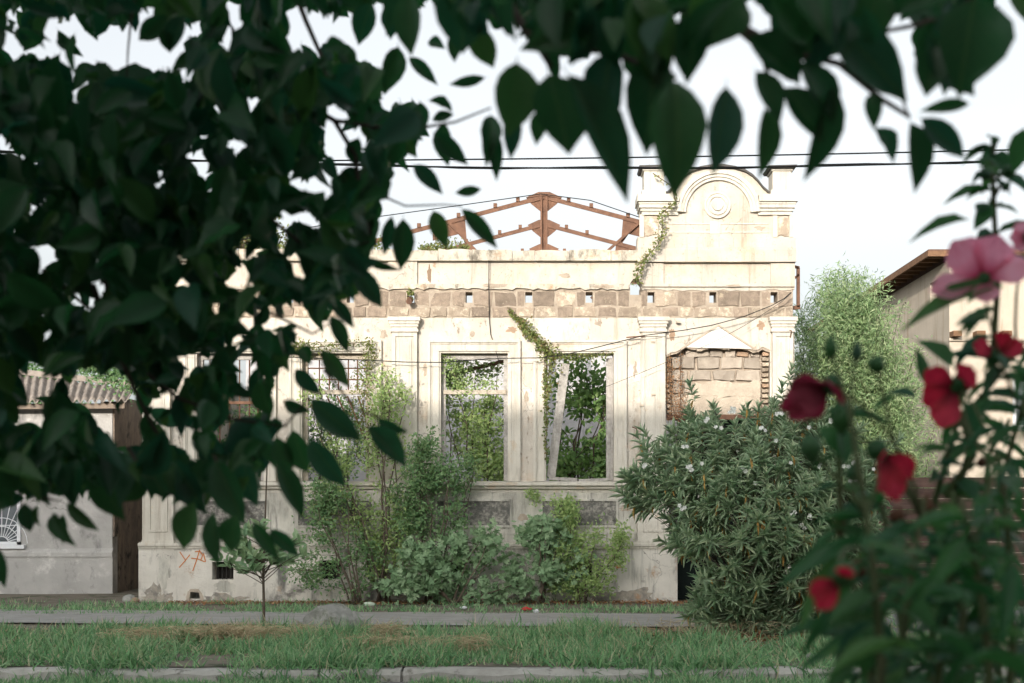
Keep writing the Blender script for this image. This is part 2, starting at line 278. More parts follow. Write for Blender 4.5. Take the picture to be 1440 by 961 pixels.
T_FIG = (np.array([(.35, 0, -.04)]+[(a, b, .10*abs(b)*2-.1*a) for a, b in _fp], float), [(0, i+1, (i+1) % 12+1) for i in range(12)])
def petal_tpl():
    v = []; f = []; ts = [0,.15,.35,.55,.75,.9,1.]; ws = [.05,.16,.33,.46,.5,.4,.2]; nc = 7
    for i, (t, w) in enumerate(zip(ts, ws)):
        for j in range(nc):
            u = j/(nc-1)*2-1; v.append((t-.09*u*u*(t > .5)*t, u*w, .12*t*t+.10*abs(u)*w+.035*math.sin(u*9)*t+.05*math.sin(u*5+1)*t*t*t))
    for i in range(len(ts)-1):
        for j in range(nc-1): a = i*nc+j; f.append((a, a+1, a+nc+1, a+nc))
    return np.array(v, float), f
T_PETAL = petal_tpl()
_pal = []
def palmate():
    v, f = [], []
    for ang, l in ((0, 1), (.6, .8), (-.6, .8), (1.3,.45), (-1.3,.45)):
        b, g = strip_leaf([0,.25,.6,1], [.02,.075,.075,.004], .3, .25); n = len(v)
        for x, y, z in b*np.array([l, l*1.15, l]): v.append((x*math.cos(ang)-y*math.sin(ang), x*math.sin(ang)+y*math.cos(ang), z))
        f += [tuple(i+n for i in q) for q in g]
    return np.array(v, float), f
T_PALM = palmate()
def unit(a): return a/np.maximum(np.linalg.norm(a, axis=-1, keepdims=True), 1e-9)
def frames(D, U):
    D = unit(D); Sd = unit(np.cross(D, U)); return D, Sd, np.cross(Sd, D)
def leaf_obj(name, B, D, U, Ln, Wd, tpl, material, parent=None):
    B = np.asarray(B, float); n = len(B)
    if not n: return None
    tv, tf = tpl; D, Sd, Nn = frames(np.asarray(D, float), np.asarray(U, float)); Ln = np.broadcast_to(Ln, n); Wd = np.broadcast_to(Wd, n)
    o = np.array(ORG[parent.name]) if parent else np.zeros(3)
    P = (B-o)[:, None, :]+(Ln[:, None]*tv[None, :, 0])[..., None]*D[:, None]+(Wd[:, None]*tv[None, :, 1])[..., None]*Sd[:, None]+(Ln[:, None]*tv[None, :, 2])[..., None]*Nn[:, None]
    k = len(tv); me = bpy.data.meshes.new(name); me.vertices.add(n*k); me.vertices.foreach_set('co', P.astype(np.float32).ravel())
    lv = np.concatenate([np.array(q) for q in tf]); cnt = np.array([len(q) for q in tf]); nl = len(lv)
    me.loops.add(n*nl); me.loops.foreach_set('vertex_index', (lv[None]+np.arange(n)[:, None]*k).ravel().astype(np.int32))
    st = np.concatenate([[0], np.cumsum(cnt)[:-1]]); me.polygons.add(n*len(tf)); me.polygons.foreach_set('loop_start', (st[None]+np.arange(n)[:, None]*nl).ravel().astype(np.int32))
    me.update(calc_edges=True)
    if len(tf) > 2: me.polygons.foreach_set('use_smooth', np.ones(n*len(tf), bool))
    me.validate()
    return link(name, me, parent, material)
_tm = {}
def tmesh(tpl, material):
    key = (id(tpl[1]), material.name)
    if key not in _tm:
        me = bpy.data.meshes.new('leaf'); me.from_pydata([tuple(v) for v in tpl[0]], [], tpl[1]); me.materials.append(material); me.polygons.foreach_set('use_smooth', [True]*len(me.polygons)); me.update(); _tm[key] = me
    return _tm[key]
def leaf_parts(name, B, D, U, Ln, Wd, tpl, material, parent):
    B = np.asarray(B, float); n = len(B)
    if not n: return
    D, Sd, Nn = frames(np.asarray(D, float), np.asarray(U, float)); Ln = np.broadcast_to(Ln, n); Wd = np.broadcast_to(Wd, n); o = ORG[parent.name]; me = tmesh(tpl, material)
    for i in range(n):
        q = bpy.data.objects.new(name, me); COL.objects.link(q); q.parent = parent
        l, w = float(Ln[i]), float(Wd[i])
        q.matrix_basis = Matrix(((D[i,0]*l, Sd[i,0]*w, Nn[i,0]*l, B[i,0]-o.x), (D[i,1]*l, Sd[i,1]*w, Nn[i,1]*l, B[i,1]-o.y), (D[i,2]*l, Sd[i,2]*w, Nn[i,2]*l, B[i,2]-o.z), (0,0,0,1)))
def leaves(parent, B, D, U, Ln, Wd, tpl, material, nparts=0, pname='leaf', sname='foliage'):
    B = np.asarray(B, float); D = np.asarray(D, float); U = np.asarray(U, float); n = len(B); Ln = np.broadcast_to(Ln, n).copy(); Wd = np.broadcast_to(Wd, n).copy()
    if nparts:
        order = np.argsort(B[:, 1]-Ln*2); a, b = order[:nparts], order[nparts:]
        leaf_parts(pname, B[a], D[a], U[a], Ln[a], Wd[a], tpl, material, parent)
        if len(b): o = leaf_obj(sname, B[b], D[b], U[b], Ln[b], Wd[b], tpl, material, parent); o['kind'] = 'stuff'
    else:
        o = leaf_obj(sname, B, D, U, Ln, Wd, tpl, material, parent); o['kind'] = 'stuff'
# ================= ground =================
def gz(Y): return float(np.interp(Y, [12.8, 12.82, 16.6, 20.4, 23], [0, .1, .1, .01, 0]))
def sheet(name, pts, material, kind='structure'):
    me = bpy.data.meshes.new(name); me.from_pydata(pts, [], [tuple(range(len(pts)))]); o = link(name, me, None, material); o['kind'] = kind; return o
sheet('ground', [(-400,-400,-.06),(400,-400,-.06),(400,600,-.06),(-400,600,-.06)], soil)
sheet('road', [(-60,5.5,-.012),(60,5.5,-.012),(60,12.82,-.012),(-60,12.82,-.012)], road_m)
sheet('garden_ground', [(-60,-9,-.02),(60,-9,-.02),(60,5.5,-.02),(-60,5.5,-.02)], soil)
def terrain(name, x0, x1, y0, y1, material, nx, ny, amp, dz=0.):
    v = []; f = []
    for j in range(ny+1):
        for i in range(nx+1):
            x = x0+(x1-x0)*i/nx; y = y0+(y1-y0)*j/ny; e = 0 if j in (0, ny) else 1
            v.append((x, y, gz(y)+dz+e*amp*noise.noise(Vector((x*.9, y*.9, 3)))))
    for j in range(ny):
        for i in range(nx): a = j*(nx+1)+i; f.append((a, a+1, a+nx+2, a+nx+1))
    me = bpy.data.meshes.new(name); me.from_pydata(v, [], f); me.polygons.foreach_set('use_smooth', [True]*len(f)); o = link(name, me, None, material); o['kind'] = 'structure'; return o
terrain('verge', -24, 24, 13.0, 16.9, soil, 120, 12, .03)
terrain('wall_foot_ground', -24, 24, 16.9, 32, soil, 120, 30, .012)
# pavement: slightly skewed band, poured asphalt
pv = []; pf = []; n = 60
for i in range(n+1):
    x = -24+30.2*i/n; s = np.interp(x, [-24, -8, 2.5, 6], [1.9, 1.8, 0, -.3])*.55
    a = 17.0+s+.09*noise.noise(Vector((x*1.3, 0, 0))); b = 19.9+s+.25*noise.noise(Vector((x*.9, 5, 0)))
    for k in range(5): y = a+(b-a)*k/4; pv.append((x, y, gz(y)+.022+(.006 if 0 < k < 4 else 0)))
for i in range(n):
    for k in range(4): q = i*5+k; pf.append((q, q+5, q+6, q+1))
me = bpy.data.meshes.new('pavement'); me.from_pydata(pv, [], pf); link('pavement', me, None, asphalt)['kind'] = 'structure'
me = bpy.data.meshes.new('gravel_drive'); gp = [(4.0,15.2),(24,13.6),(24,21.4),(3.6,21.4),(3.3,17)]
me.from_pydata([(x, y, gz(y)+.03) for x, y in gp], [], [tuple(range(5))]); link('gravel_drive', me, None, gravel_m)['kind'] = 'structure'
# kerb: stones end to end
kb = MB(); kb.box((-24, 12.86, -.05), (24, 13.0, .06)); kerb = kb.build('kerb', kerb_m); kerb['kind'] = 'structure'
x = -12.
while x < 12:
    w = random.uniform(.7, 2.3); m = MB(); a = x+.012; b = x+w-.012; t = .105+random.uniform(-.02, .012); sk = random.uniform(-.03, .03); ns = 8; P = []
    for i in range(ns+1):
        xx = a+(b-a)*i/ns; c = .028+random.uniform(-.016, .03); yy = 12.8+sk*i/ns
        P.append([(xx, yy, -.05), (xx, yy, t-c), (xx, yy+c, t+random.uniform(-.012, .004)), (xx, 13.03, t+random.uniform(-.004, .004)), (xx, 13.03, -.05)])
    for r in P: m.v += r
    for i in range(ns):
        for k in range(4): q = i*5+k; m.f.append((q, q+5, q+6, q+1))
    m.f += [(0,1,2,3,4), tuple(ns*5+k for k in (4,3,2,1,0))]
    m.build('kerb_stone', kerb_m, kerb); x += w
# ================= the ruined house =================
H = thing('ruined_house', (0.6, FY, 0), 'roofless cream stucco house front with arched gable, empty windows and bare stone courses', 'house')
WT = 23.42
wins = [(277, 371), (425, 519), (620, 714), (768, 863)]
holes = [(X(a), X(b), Z(677), Z(497)) for a, b in wins]+[(X(937), X(1083), Z(768)-.01, Z(487))]
MB().holed(X(200), X(1117), Z(768), Z(447), holes, FY, WT).build('front_wall', plaster, H)
vents = [(300,330,790,815),(450,481,788,815),(625,655,790,815),(800,832,790,815)]
ph = [(X(a), X(b), Z(d), Z(c)) for a, b, c, d in vents]+[(X(268), X(283), Z(842), Z(831))]
m = MB().holed(X(197), X(952), -.1, Z(768), ph, FY-.09, WT); m.holed(X(1083), X(1120), -.1, Z(768), [], FY-.09, WT); m.build('plinth', plinth_m, H)
for a, b, c, d in vents:
    m = MB()
    for i in range(1, 5): xx = X(a+(b-a)*i/5); m.box((xx-.008, FY+.02, Z(d)), (xx+.008, FY+.036, Z(c)))
    m.build('vent_grille', black_in, H)['kind'] = 'stuff'; MB().box((X(a)-.02, FY+.25, Z(d)-.02), (X(b)+.02, FY+.27, Z(c)+.02)).build('vent_dark_sheet', black_in, H)  # black sheet behind the bars imitates the shade inside the vent recess
m = MB(); m.prism([(X(266), Z(832)), (X(270), Z(828)), (X(281), Z(828)), (X(286), Z(834)), (X(289), Z(843)), (X(284), Z(846)), (X(282), Z(833)), (X(270), Z(832)), (X(268), Z(843)), (X(263), Z(845))], FY-.10, FY-.093); m.build('broken_edge', render_m, H)
base_m = mat('worn_base', (.24, .225, .20), (.40, .36, .30), scale=9, bump=1., bscale=18, contrast=(.4, .6), stains=[((.42,.27,.17), 3, .58, .66, None), ((.55,.52,.46), 6, .56, .62, None)])
def blotch(px, py, rx, ry, y, material, name, n=70):
    pts = []
    for i in range(n):
        t = 2*math.pi*i/n; k = max(.5, 1+.6*noise.noise(Vector((math.cos(t)*1.6+px, math.sin(t)*1.6, py)))+.35*noise.noise(Vector((math.cos(t)*6+px, math.sin(t)*6, py)))+random.uniform(-.07, .07)); pts.append((X(px+rx*k*math.cos(t)), max(.005, Z(py-ry*k*math.sin(t)))))
    return MB().prism(pts, y, y+.02).build(name, material, H)
for px, py, rx, ry in ((880,846,44,16),(225,846,22,20),(320,847,34,11),(700,846,50,10),(590,846,50,10)): blotch(px, py, rx, ry, FY-.094, base_m, 'exposed_masonry')
for px, py, rx, ry in ((232,800,9,26),(318,824,14,7)): blotch(px, py, rx, ry, FY-.0935, dado_m, 'exposed_masonry')
# plinth cap
def cap_profile(z, p, h): return [(FY-.09+.003, z-h), (FY-.09-p*.5, z-h), (FY-.09-p*.6, z-h*.55), (FY-.09-p, z-h*.5), (FY-.09-p, z), (FY+.003, z+.02), (FY+.003, z-h)]
for a, b in ((197, 952), (1083, 1121)): MB().profile(cap_profile(Z(764), .05, .085), X(a), X(b)).build('plinth_moulding', trim, H)
# dado strings, window sill cornice
def sillprof(z0, z1, p):
    h = z1-z0; return [(FY+.003, z0), (FY-.02, z0), (FY-.03, z0+h*.25), (FY-p*.6, z0+h*.35), (FY-p*.6, z0+h*.55), (FY-p, z0+h*.62), (FY-p, z0+h*.88), (FY+.003, z1)]
for a, b in ((246, 546), (592, 895)):
    MB().profile(sillprof(Z(693), Z(677), .15), X(a), X(b)).build('window_sill', trim, H)
    MB().box((X(a), FY-.03, Z(764)), (X(b), FY+.003, Z(752))).box((X(a), FY-.045, Z(752)), (X(b), FY+.003, Z(749))).build('string_course', dado_m, H)
    MB().box((X(a), FY-.018, Z(749)), (X(b), FY+.003, Z(693))).build('dado', dado_m, H)
for a, b in wins:
    c0, c1 = a-8, b+6 
    MB().box((X(c0+3), FY-.024, Z(739)), (X(c1-3), FY, Z(705))).build('roughcast_panel', rough_dark, H)
    m = MB(); 
    for q in ((c0, c0+3, 742, 702), (c1-3, c1, 742, 702), (c0+3, c1-3, 705, 702), (c0+3, c1-3, 742, 739)): m.box((X(q[0]), FY-.045, Z(q[2])), (X(q[1]), FY-.005, Z(q[3])))
    m.build('panel_frame', dado_m, H)
# window surrounds (stepped architraves)
def surround(a, b, top, bot):
    m = MB()
    for o0, o1, pr in ((18, 14.5, .075), (14.5, 12.5, .05), (12.5, 5, .035), (5, 2.5, .05), (2.5, 0, .02)):
        m.box((X(a-o0), FY-pr, Z(bot)), (X(a-o1), FY+.003, Z(top-o0))); m.box((X(b+o1), FY-pr, Z(bot)), (X(b+o0), FY+.003, Z(top-o0)))
        m.box((X(a-o1), FY-pr, Z(top-o1)), (X(b+o1), FY+.003, Z(top-o0)))
    return m
for a, b in wins: surround(a, b, 497, 677).build('window_surround', trim, H)
# pilasters
def pilaster(x0, x1, panel=True):
    m = MB(); m.box((X(x0), FY-.07, Z(677)), (X(x1), FY+.003, Z(468))); p = m.build('pilaster', trim, H)
    m = MB(); t = 5
    for q in ((x0, x0+t, 677, 468), (x1-t, x1, 677, 468), (x0+t, x1-t, 474, 468)): m.box((X(q[0]), FY-.095, Z(q[2])), (X(q[1]), FY-.06, Z(q[3])))
    m.box((X(x0+t+3), FY-.083, Z(677)), (X(x1-t-3), FY-.06, Z(478))); m.box((X(x0+t+6), FY-.092, Z(677)), (X(x1-t-6), FY-.08, Z(482)))
    m.build('shaft_moulding', trim, p)
    m = MB()
    for z0, z1, w, pr in ((453, 447.5, 5, .19), (457, 453, 3.5, .165), (461, 457, 2, .14), (464, 461, .8, .115), (468, 464, 2, .13)): m.box((X(x0-w), FY-pr, Z(z0)), (X(x1+w), FY+.002, Z(z1)))
    m.build('capital', trim, p)
    m = MB(); m.box((X(x0-5), FY-.10, Z(760)), (X(x1+5), FY+.003, Z(677))).box((X(x0-6), FY-.125, Z(766)), (X(x1+6), FY+.002, Z(760)))
    m.box((X(x0-6.5), FY-.16, Z(685)), (X(x1+6.5), FY+.002, Z(677)))
    for q in ((x0+3, x0+6, 748, 690), (x1-6, x1-3, 748, 690), (x0+6, x1-6, 693, 690), (x0+6, x1-6, 748, 745)): m.box((X(q[0]), FY-.118, Z(q[2])), (X(q[1]), FY-.09, Z(q[3])))
    m.build('pedestal', trim, p)
for a, b in ((208, 241), (552, 587), (901, 935), (1085, 1114)): pilaster(a, b)
# ---- bare stone courses: core with put-log holes, single stones on it
put = [407, 492, 577, 659, 743, 828, 915, 1002, 1088]
ch = [(X(p-4.5), X(p+5.5), Z(426), Z(411)) for p in put]+[(X(886), X(901), Z(415), Z(404))]
MB().holed(X(203), X(1115), Z(447), Z(404), ch, FY-.004, WT-.02).build('stone_course_core', mortar, H)
sv = []
for k in range(7):
    bm = bmesh.new(); bmesh.ops.create_cube(bm, size=1); bmesh.ops.subdivide_edges(bm, edges=[e for e in bm.edges if abs((e.verts[0].co-e.verts[1].co).x) > .5], cuts=2)
    for v in bm.verts:
        v.co.x += random.uniform(-.05, .05); v.co.z += random.uniform(-.08, .08); v.co.y += random.uniform(-.05, .05) 
        if v.co.y < 0: v.co.x *= .95; v.co.z *= .93
    me = bpy.data.meshes.new('stone'); bm.to_mesh(me); bm.free(); sv.append(me)
def stone(x0, x1, z0, z1, y, dep, material, name='stone', jit=1.):
    key = random.choice(sv); kn = key.name.split('.')[0]+material.name
    me = _sm.get((key.name, material.name))
    if me is None: me = key.copy(); me.materials.append(material); _sm[(key.name, material.name)] = me
    o = bpy.data.objects.new(name, me); COL.objects.link(o); o.parent = H; g = ORG[H.name]
    o.scale = ((x1-x0)*random.choice((-1, 1)), dep, z1-z0); o.location = ((x0+x1)/2-g.x, y+dep/2-g.y+random.uniform(-.012, .012)*jit, (z0+z1)/2-g.z); o.rotation_euler = (0, R(random.uniform(-1, 1)), 0); return o
_sm = {}
px = 205.
marks = sorted([(p-4.5, p+5.5) for p in put]+[(886, 901)])
while px < 1114:
    w = random.uniform(18, 36); e = min(px+w, 1114); skip = None
    for a, b in marks:
        if px < b-1 and e > a: 
            if a-px > 9: e = a
            else: skip = b
            break
    if skip: px = max(skip, px); continue
    if 1114-e < 9: e = 1114
    stone(X(px)+.012, X(e)-.012, Z(431), Z(410.5), FY-.024+random.uniform(0, .012), .12, stone_dark if random.random() < .85 else stone_pale); px = e
px = 203.
while px < 1114:
    e = min(px+random.uniform(18, 36), 1115)
    if 1115-e < 8: e = 1115
    stone(X(px)+.014, X(e)-.014, Z(446), Z(432.5), FY-.028+random.uniform(0, .01), .12, stone_pale if random.random() < .8 else stone_dark); px = e
# ---- parapet
zt = 368
lp = [(X(203), Z(zt)), (X(897), Z(zt)), (X(897), Z(393)), (X(891), Z(392)), (X(886.5), Z(398)), (X(885), Z(407))]+[(x, z) for x, z in rag(X(884), X(203), Z(408.5), .018, .1)]
MB().prism(lp, FY-.0, WT-.03).build('parapet_wall', coping_m if False else plaster_clean, H)
for a, b in ((546, 587), (203, 246)): MB().box((X(a), FY-.045, Z(400)), (X(b), FY, Z(zt))).build('parapet_pier', plaster_clean, H)
lp = [(X(203), Z(400)), (X(884), Z(400))]+rag(X(884), X(203), Z(407), .022, .09)
MB().prism(lp, FY-.05, FY+.003).build('parapet_band', coping_m, H)
px = 203.; 
while px < 893:                                   # coping stones, uneven tops
    e = min(px+random.uniform(26, 62), 897); top = 352+random.uniform(-1.2, 2.5)
    if 897-e < 14: e = 897
    t = rag(X(px)+.004, X(e)-.004, Z(top), .012, .12)
    MB().prism([(X(e)-.004, Z(368)), (X(px)+.004, Z(368))]+t, FY-.10+random.uniform(0, .015), WT+.02).build('coping_stone', coping_m, H); px = e
# ---- tower attic over the right bay
tp = [(X(902), Z(407)), (X(902), Z(399)), (X(897), Z(393)), (X(897), Z(352)), (X(1117), Z(352))]+rag(X(1117), X(903), Z(408.5), .018, .1)
MB().prism(tp, FY-.02, WT-.02).build('attic_panel_wall', plaster_clean, H)
m = MB()
for q in ((903, 933, 404, 371), (1083, 1117, 404, 371), (933, 1083, 404, 400)): m.box((X(q[0]), FY-.06, Z(q[2])), (X(q[1]), FY-.015, Z(q[3])))
m.build('attic_panel_frame', plaster_clean, H)
MB().profile([(FY+.3, Z(370)), (FY-.12, Z(370)), (FY-.12, Z(353)), (FY-.10, Z(350)), (FY-.07, Z(349)), (FY-.065, Z(335)), (FY+.3, Z(334))], X(896), X(1118)).build('attic_band', plaster_clean, H)
MB().box((X(903), FY-.05, Z(336)), (X(1111), WT-.05, Z(276))).build('attic_wall', plaster_clean, H)
for a, b in ((905, 926), (1092, 1109)): stone(X(a), X(b), Z(333), Z(306), FY-.075, .05, stone_pale)
for a, b in ((899, 905), (926, 931), (1086, 1092), (1109, 1114)): MB().box((X(a), FY-.08, Z(335)), (X(b), FY-.02, Z(303))).build('block_margin', trim, H)
ACX, ACZ = 1009, 300
def arc(r, n=28, a0=0, a1=180): return [(X(ACX+r*math.cos(R(a0+(a1-a0)*i/n))), Z(ACZ-r*math.sin(R(a0+(a1-a0)*i/n)))) for i in range(n+1)]
og = [(930, 276), (938, 274), (946, 267), (953, 258), (961, 250), (972, 243), (985, 239), (1000, 236.5), (1009, 236)]
outl = [(X(a), Z(b)) for a, b in og]+[(X(2*ACX-a), Z(b)) for a, b in og[::-1][1:]]
MB().prism(outl+[(X(1088), Z(300)), (X(930), Z(300))], FY-.05+.004, WT-.06).build('gable', plaster_clean, H)
def band(r0, r1, pr, z):     # arch moulding ring running out into the level cornice
    m = MB(); a = arc(r0); b = arc(r1); n = len(a)
    for i in range(n-1): m.prism([a[i], b[i], b[i+1], a[i+1]], FY-pr, FY-.04)
    return m
for r0, r1, pr, in ((45, 49, .10), (49, 53, .13), (53, 58, .16)): band(r0, r1, pr, 0).build('arch_moulding', trim, H)
def cornice(x0, x1, left):
    m = MB()
    for z0, z1, pr, ex in ((304, 299, .10, 0), (299, 295, .13, 2), (295, 290, .17, 4), (290, 287, .19, 5), (287, 277, .23, 7)):
        a, b = (x0-ex, x1) if left else (x0, x1+ex); m.box((X(a), FY-pr, Z(z0)), (X(b), WT-.03, Z(z1)))
    m.build('cornice', trim, H)
    p0, p1 = (x0+1, x0+32) if left else (x1-29, x1)
    MB().box((X(p0-1), FY-.16, Z(277)), (X(p1+1), WT-.07, Z(270))).box((X(p0+2), FY-.12, Z(270)), (X(p1-1), WT-.10, Z(243))).box((X(p0), FY-.15, Z(243)), (X(p1+1), WT-.08, Z(240))).build('corner_pier', trim, H)
    MB().prism([(X(p0-3), Z(240)), (X(p1+4), Z(240)), (X(p1+6), Z(236)), (X(p0-5), Z(237))], FY-.22, WT).build('pier_cap', dark_metal, H)
cornice(902, 953, True); cornice(1065, 1112, False)
m = MB()
for i in range(len(outl)-1):
    (a, b), (c, d) = outl[i], outl[i+1]; m.prism([(a, b), (c, d), (c, d+.035), (a, b+.035)], FY-.12, WT)
m.build('gable_flashing', dark_metal, H)
def disc(cx, cz, r, y0, y1, n=28): return MB().prism([(X(cx)+r*math.cos(2*math.pi*i/n), Z(cz)+r*math.sin(2*math.pi*i/n)) for i in range(n)], y0, y1)
med = disc(1008, 290, .215, FY-.075, FY-.04).build('medallion', trim, H)
for r0, r1, pr in ((.215, .185, .095), (.16, .13, .10), (.09, 0.0, .105)):
    m = MB(); n = 28
    for i in range(n):
        c0, s0, c1, s1 = math.cos(2*math.pi*i/n), math.sin(2*math.pi*i/n), math.cos(2*math.pi*(i+1)/n), math.sin(2*math.pi*(i+1)/n); cx, cz = X(1008), Z(290)
        q = [(cx+r0*c0, cz+r0*s0), (cx+r0*c1, cz+r0*s1), (cx+r1*c1, cz+r1*s1), (cx+r1*c0, cz+r1*s0)]
        m.prism(q if r1 else q[:3], FY-pr, FY-.07)
    m.build('medallion_ring' if r1 else 'medallion_boss', trim, med)
m = MB()
for z in (315, 327):
    for a, b in ((938, 998), (1014, 1080)): m.box((X(a), FY-.062, Z(z+1.6)), (X(b), FY-.04, Z(z)))
m.box((X(998), FY-.058, Z(330)), (X(1014), FY-.04, Z(312))); m.build('relief_fillet', trim, H)
# ---- walled-up doorway
def blk(x0, x1, z0, z1, m_=block_m, y=FY+.13, name='block'): return stone(X(x0)+.01, X(x1)-.01, Z(z1)+.008, Z(z0)-.008, y+random.uniform(-.012, .012), .2, m_, name)
MB().box((X(937), FY+.19, Z(585)), (X(1083), WT-.02, Z(478))).build('doorway_infill', mortar, H)
rowA = [(964, 999), (999, 1019), (1020, 1036), (1056, 1071)]
for a, b in rowA: blk(a, b, 490, 502)
blk(1037, 1055, 492, 501, brick_m)
for a, b in ((945, 979), (980, 1013), (1014, 1046), (1047, 1071)): blk(a, b, 501, 518)
for a, b in ((947, 969), (969, 1002), (1003, 1036), (1036, 1071)): blk(a, b, 519, 535)
for a, b in ((946, 962), (963, 980)): blk(a, b, 536, 553)
def rough_patch(name, x0, x1, z0, z1, y, dep, material, amp=.05):
    c = [(x, z) for x, z in rag(X(x0), X(x1), Z(z0), amp, .1)]+[(x, z) for x, z in rag(X(x1), X(x0), Z(z1), amp*.5, .1)]
    return MB().prism(c, y, y+dep).build(name, material, H)
rough_patch('render_patch', 978, 1071, 537, 557, FY+.115, .05, render_m); rough_patch('render_patch', 946, 1070, 556, 584, FY+.12, .05, render_m, .03)
z = 494.
while z < 580: blk(1072, 1083, z, z+6.5, brick_m if random.random() < .3 else stone_pale, FY+.08, 'brick'); blk(938, 945, z, z+6.5, stone_pale, FY+.07, 'brick'); z += 7.4
MB().box((X(937), FY+.05, Z(590)), (X(1083), FY+.3, Z(583))).build('rusty_lintel', rust, H)
# hanging plaster edge and gable scar above the doorway
ed = [(937,500),(944,496),(951,495),(958,491),(964,486),(972,488),(980,490),(988,490),(996,487),(1006,485),(1016,488),(1024,489),(1032,485),(1040,488),(1050,489),(1058,493),(1066,492),(1072,488),(1083,493)]
MB().prism([(X(a), Z(b)) for a, b in ed]+[(X(1083), Z(480)), (X(937), Z(480))], FY-.022, FY+.06).build('broken_plaster_edge', plaster, H)
m = MB()
for (a, b), (c, d) in zip(ed[:-1], ed[1:]): m.prism([(X(a), Z(b+2.2+random.random()*2)), (X(c), Z(d+2.2+random.random()*2)), (X(c), Z(d-.3)), (X(a), Z(b-.3))], FY+.0, FY+.1)
m.build('ragged_masonry_edge', mortar, H)
MB().prism([(X(962), Z(489)), (X(1010), Z(460)), (X(1057), Z(491))], FY-.034, FY+.01).build('gable_scar', mat('fresh_plaster', (.78, .75, .70), (.72, .69, .63), bump=.2), H)
m = MB(); 
for p, q in (((957, 492), (1010, 458)), ((1010, 458), (1063, 493))): m.bar((X(p[0]), FY-.03, Z(p[1])), (X(q[0]), FY-.03, Z(q[1])), .03, .03)
m.build('scar_ridge', render_m, H)
for px, py, rx, ry, y in ((604,386,3,11,.003),(611,372,2,5,.003),(720,464,7,4,.003),(842,455,5,3,.003),(664,470,3,5,.003),(795,388,9,3,.003),(850,404,14,3,.053),(700,403,18,2.5,.053),(985,396,3,2,.003),(1030,403,10,2,.063),(945,470,4,9,.003),(1070,458,5,6,.003),(540,470,5,7,.003),(598,520,3,7,.003),(740,560,3,8,.003),(893,520,3,10,.003),(1068,322,6,3,.053),(880,715,9,4,.021),(735,728,7,5,.021),(590,735,6,8,.021)):
    blotch(px, py, rx, ry, FY-y, brick_m if px in (604,611,720,945,1070) else mortar, 'lost_plaster', 36)
# ---- window joinery
def joinery(a, b, parts, material, name='window_frame'):
    m = MB()
    for x0, x1, z0, z1, y, d in parts: m.box((X(x0), y, Z(z1)), (X(x1), y+d, Z(z0)))
    return m.build(name, material, H)
y = FY+.12
w3 = joinery(620, 714, [(620,626,503,676,y,.09),(708,713.7,503,676,y,.09),(620,713.7,498,505,y-.01,.1)], wood, 'window_frame')
MB().box((X(623), y-.03, Z(554)), (X(712), y+.06, Z(548))).build('transom', wood_pale, w3)
w2 = joinery(425, 519, [(425,431,503,676,y,.09),(513,518.7,503,676,y,.09),(425,518.7,498,505,y-.01,.1)], wood_pale)
MB().box((X(428), y-.03, Z(554)), (X(517), y+.06, Z(548))).build('transom', wood_pale, w2)
m = MB()
for xx in (447, 461, 474, 488, 501): m.tube([(X(xx), y+.04, Z(505)), (X(xx), y+.04, Z(548))], .011, k=4)
for zz in (517, 533): m.tube([(X(431), y+.03, Z(zz)), (X(513), y+.03, Z(zz))], .011, k=4)
for i in range(7): t = i/6; m.tube([(X(472-44+88*t), y+.04, Z(556)), (X(472-4+70*t-6), y+.04, Z(612))], .012, k=4)
m.build('security_bars', rust, w2)
w1 = joinery(277, 371, [(277,283,503,676,y,.09),(365,370.7,503,676,y,.09),(277,370.7,498,505,y-.01,.1)], wood)
MB().box((X(280), y-.03, Z(568)), (X(369), y+.04, Z(564))).build('transom', rust, w1)
m = MB()
for xx in (292, 306, 320, 334, 348, 360): m.tube([(X(xx), y+.04, Z(505)), (X(xx), y+.04, Z(676))], .011, k=4)
m.build('security_bars', rust, w1)
w4 = joinery(768, 863, [(853,862.7,503,676,y,.10)], wood)
m = MB(); m.bar((X(775), y+.02, Z(671)), (X(795), y-.06, Z(511)), .14, .05); m.build('leaning_plank', wood, w4)
MB().bar((X(772), y+.02, Z(673)), (X(812), y+.02, Z(674.5)), .05, .09).bar((X(814), y+.02, Z(676)), (X(858), y+.02, Z(674)), .045, .09).build('bottom_rail', wood, w4)
MB().bar(at(640, 526, 24.2), at(712, 507, 24.2), .06, .08).build('charred_batten', rust, H)
# ---- rest of the shell
MB().box((X(200), WT, 0), (X(200)+.4, 31, 3.9)).build('side_wall', inner_pale, H)
MB().box((X(1117)-.4, WT, 0), (X(1117), 31, 4.6)).build('side_wall', inner_pale, H)
t = rag(X(200), X(1117), 4.95, .12, .5)
MB().prism([(X(1117), 0), (X(200), 0)]+t, 31, 31.4).build('rear_wall', shade_wall, H)
MB().box((X(200)+.4, WT, -.02), (X(1117)-.4, 31, .05)).build('inner_floor', soil, H)
dr = MB().box((X(954), FY+.22, .02), (X(1083), FY+.26, Z(590))).build('dark_door_slab', mat('door_opening_dark', (.006,.010,.009), (.012,.016,.014), bump=.3, rough=.95, spec=.1), H)  # slab added near-black, its colour standing in for the dark door opening
for zz in (700, 640): MB().bar((X(956), FY+.2, Z(zz)), (X(1080), FY+.2, Z(zz-10)), .05, .03).build('door_rail', wood, dr)
MB().box((X(905), WT, .05), (X(905)+.25, 31, 3.6)).build('partition_wall', inner_pale, H)
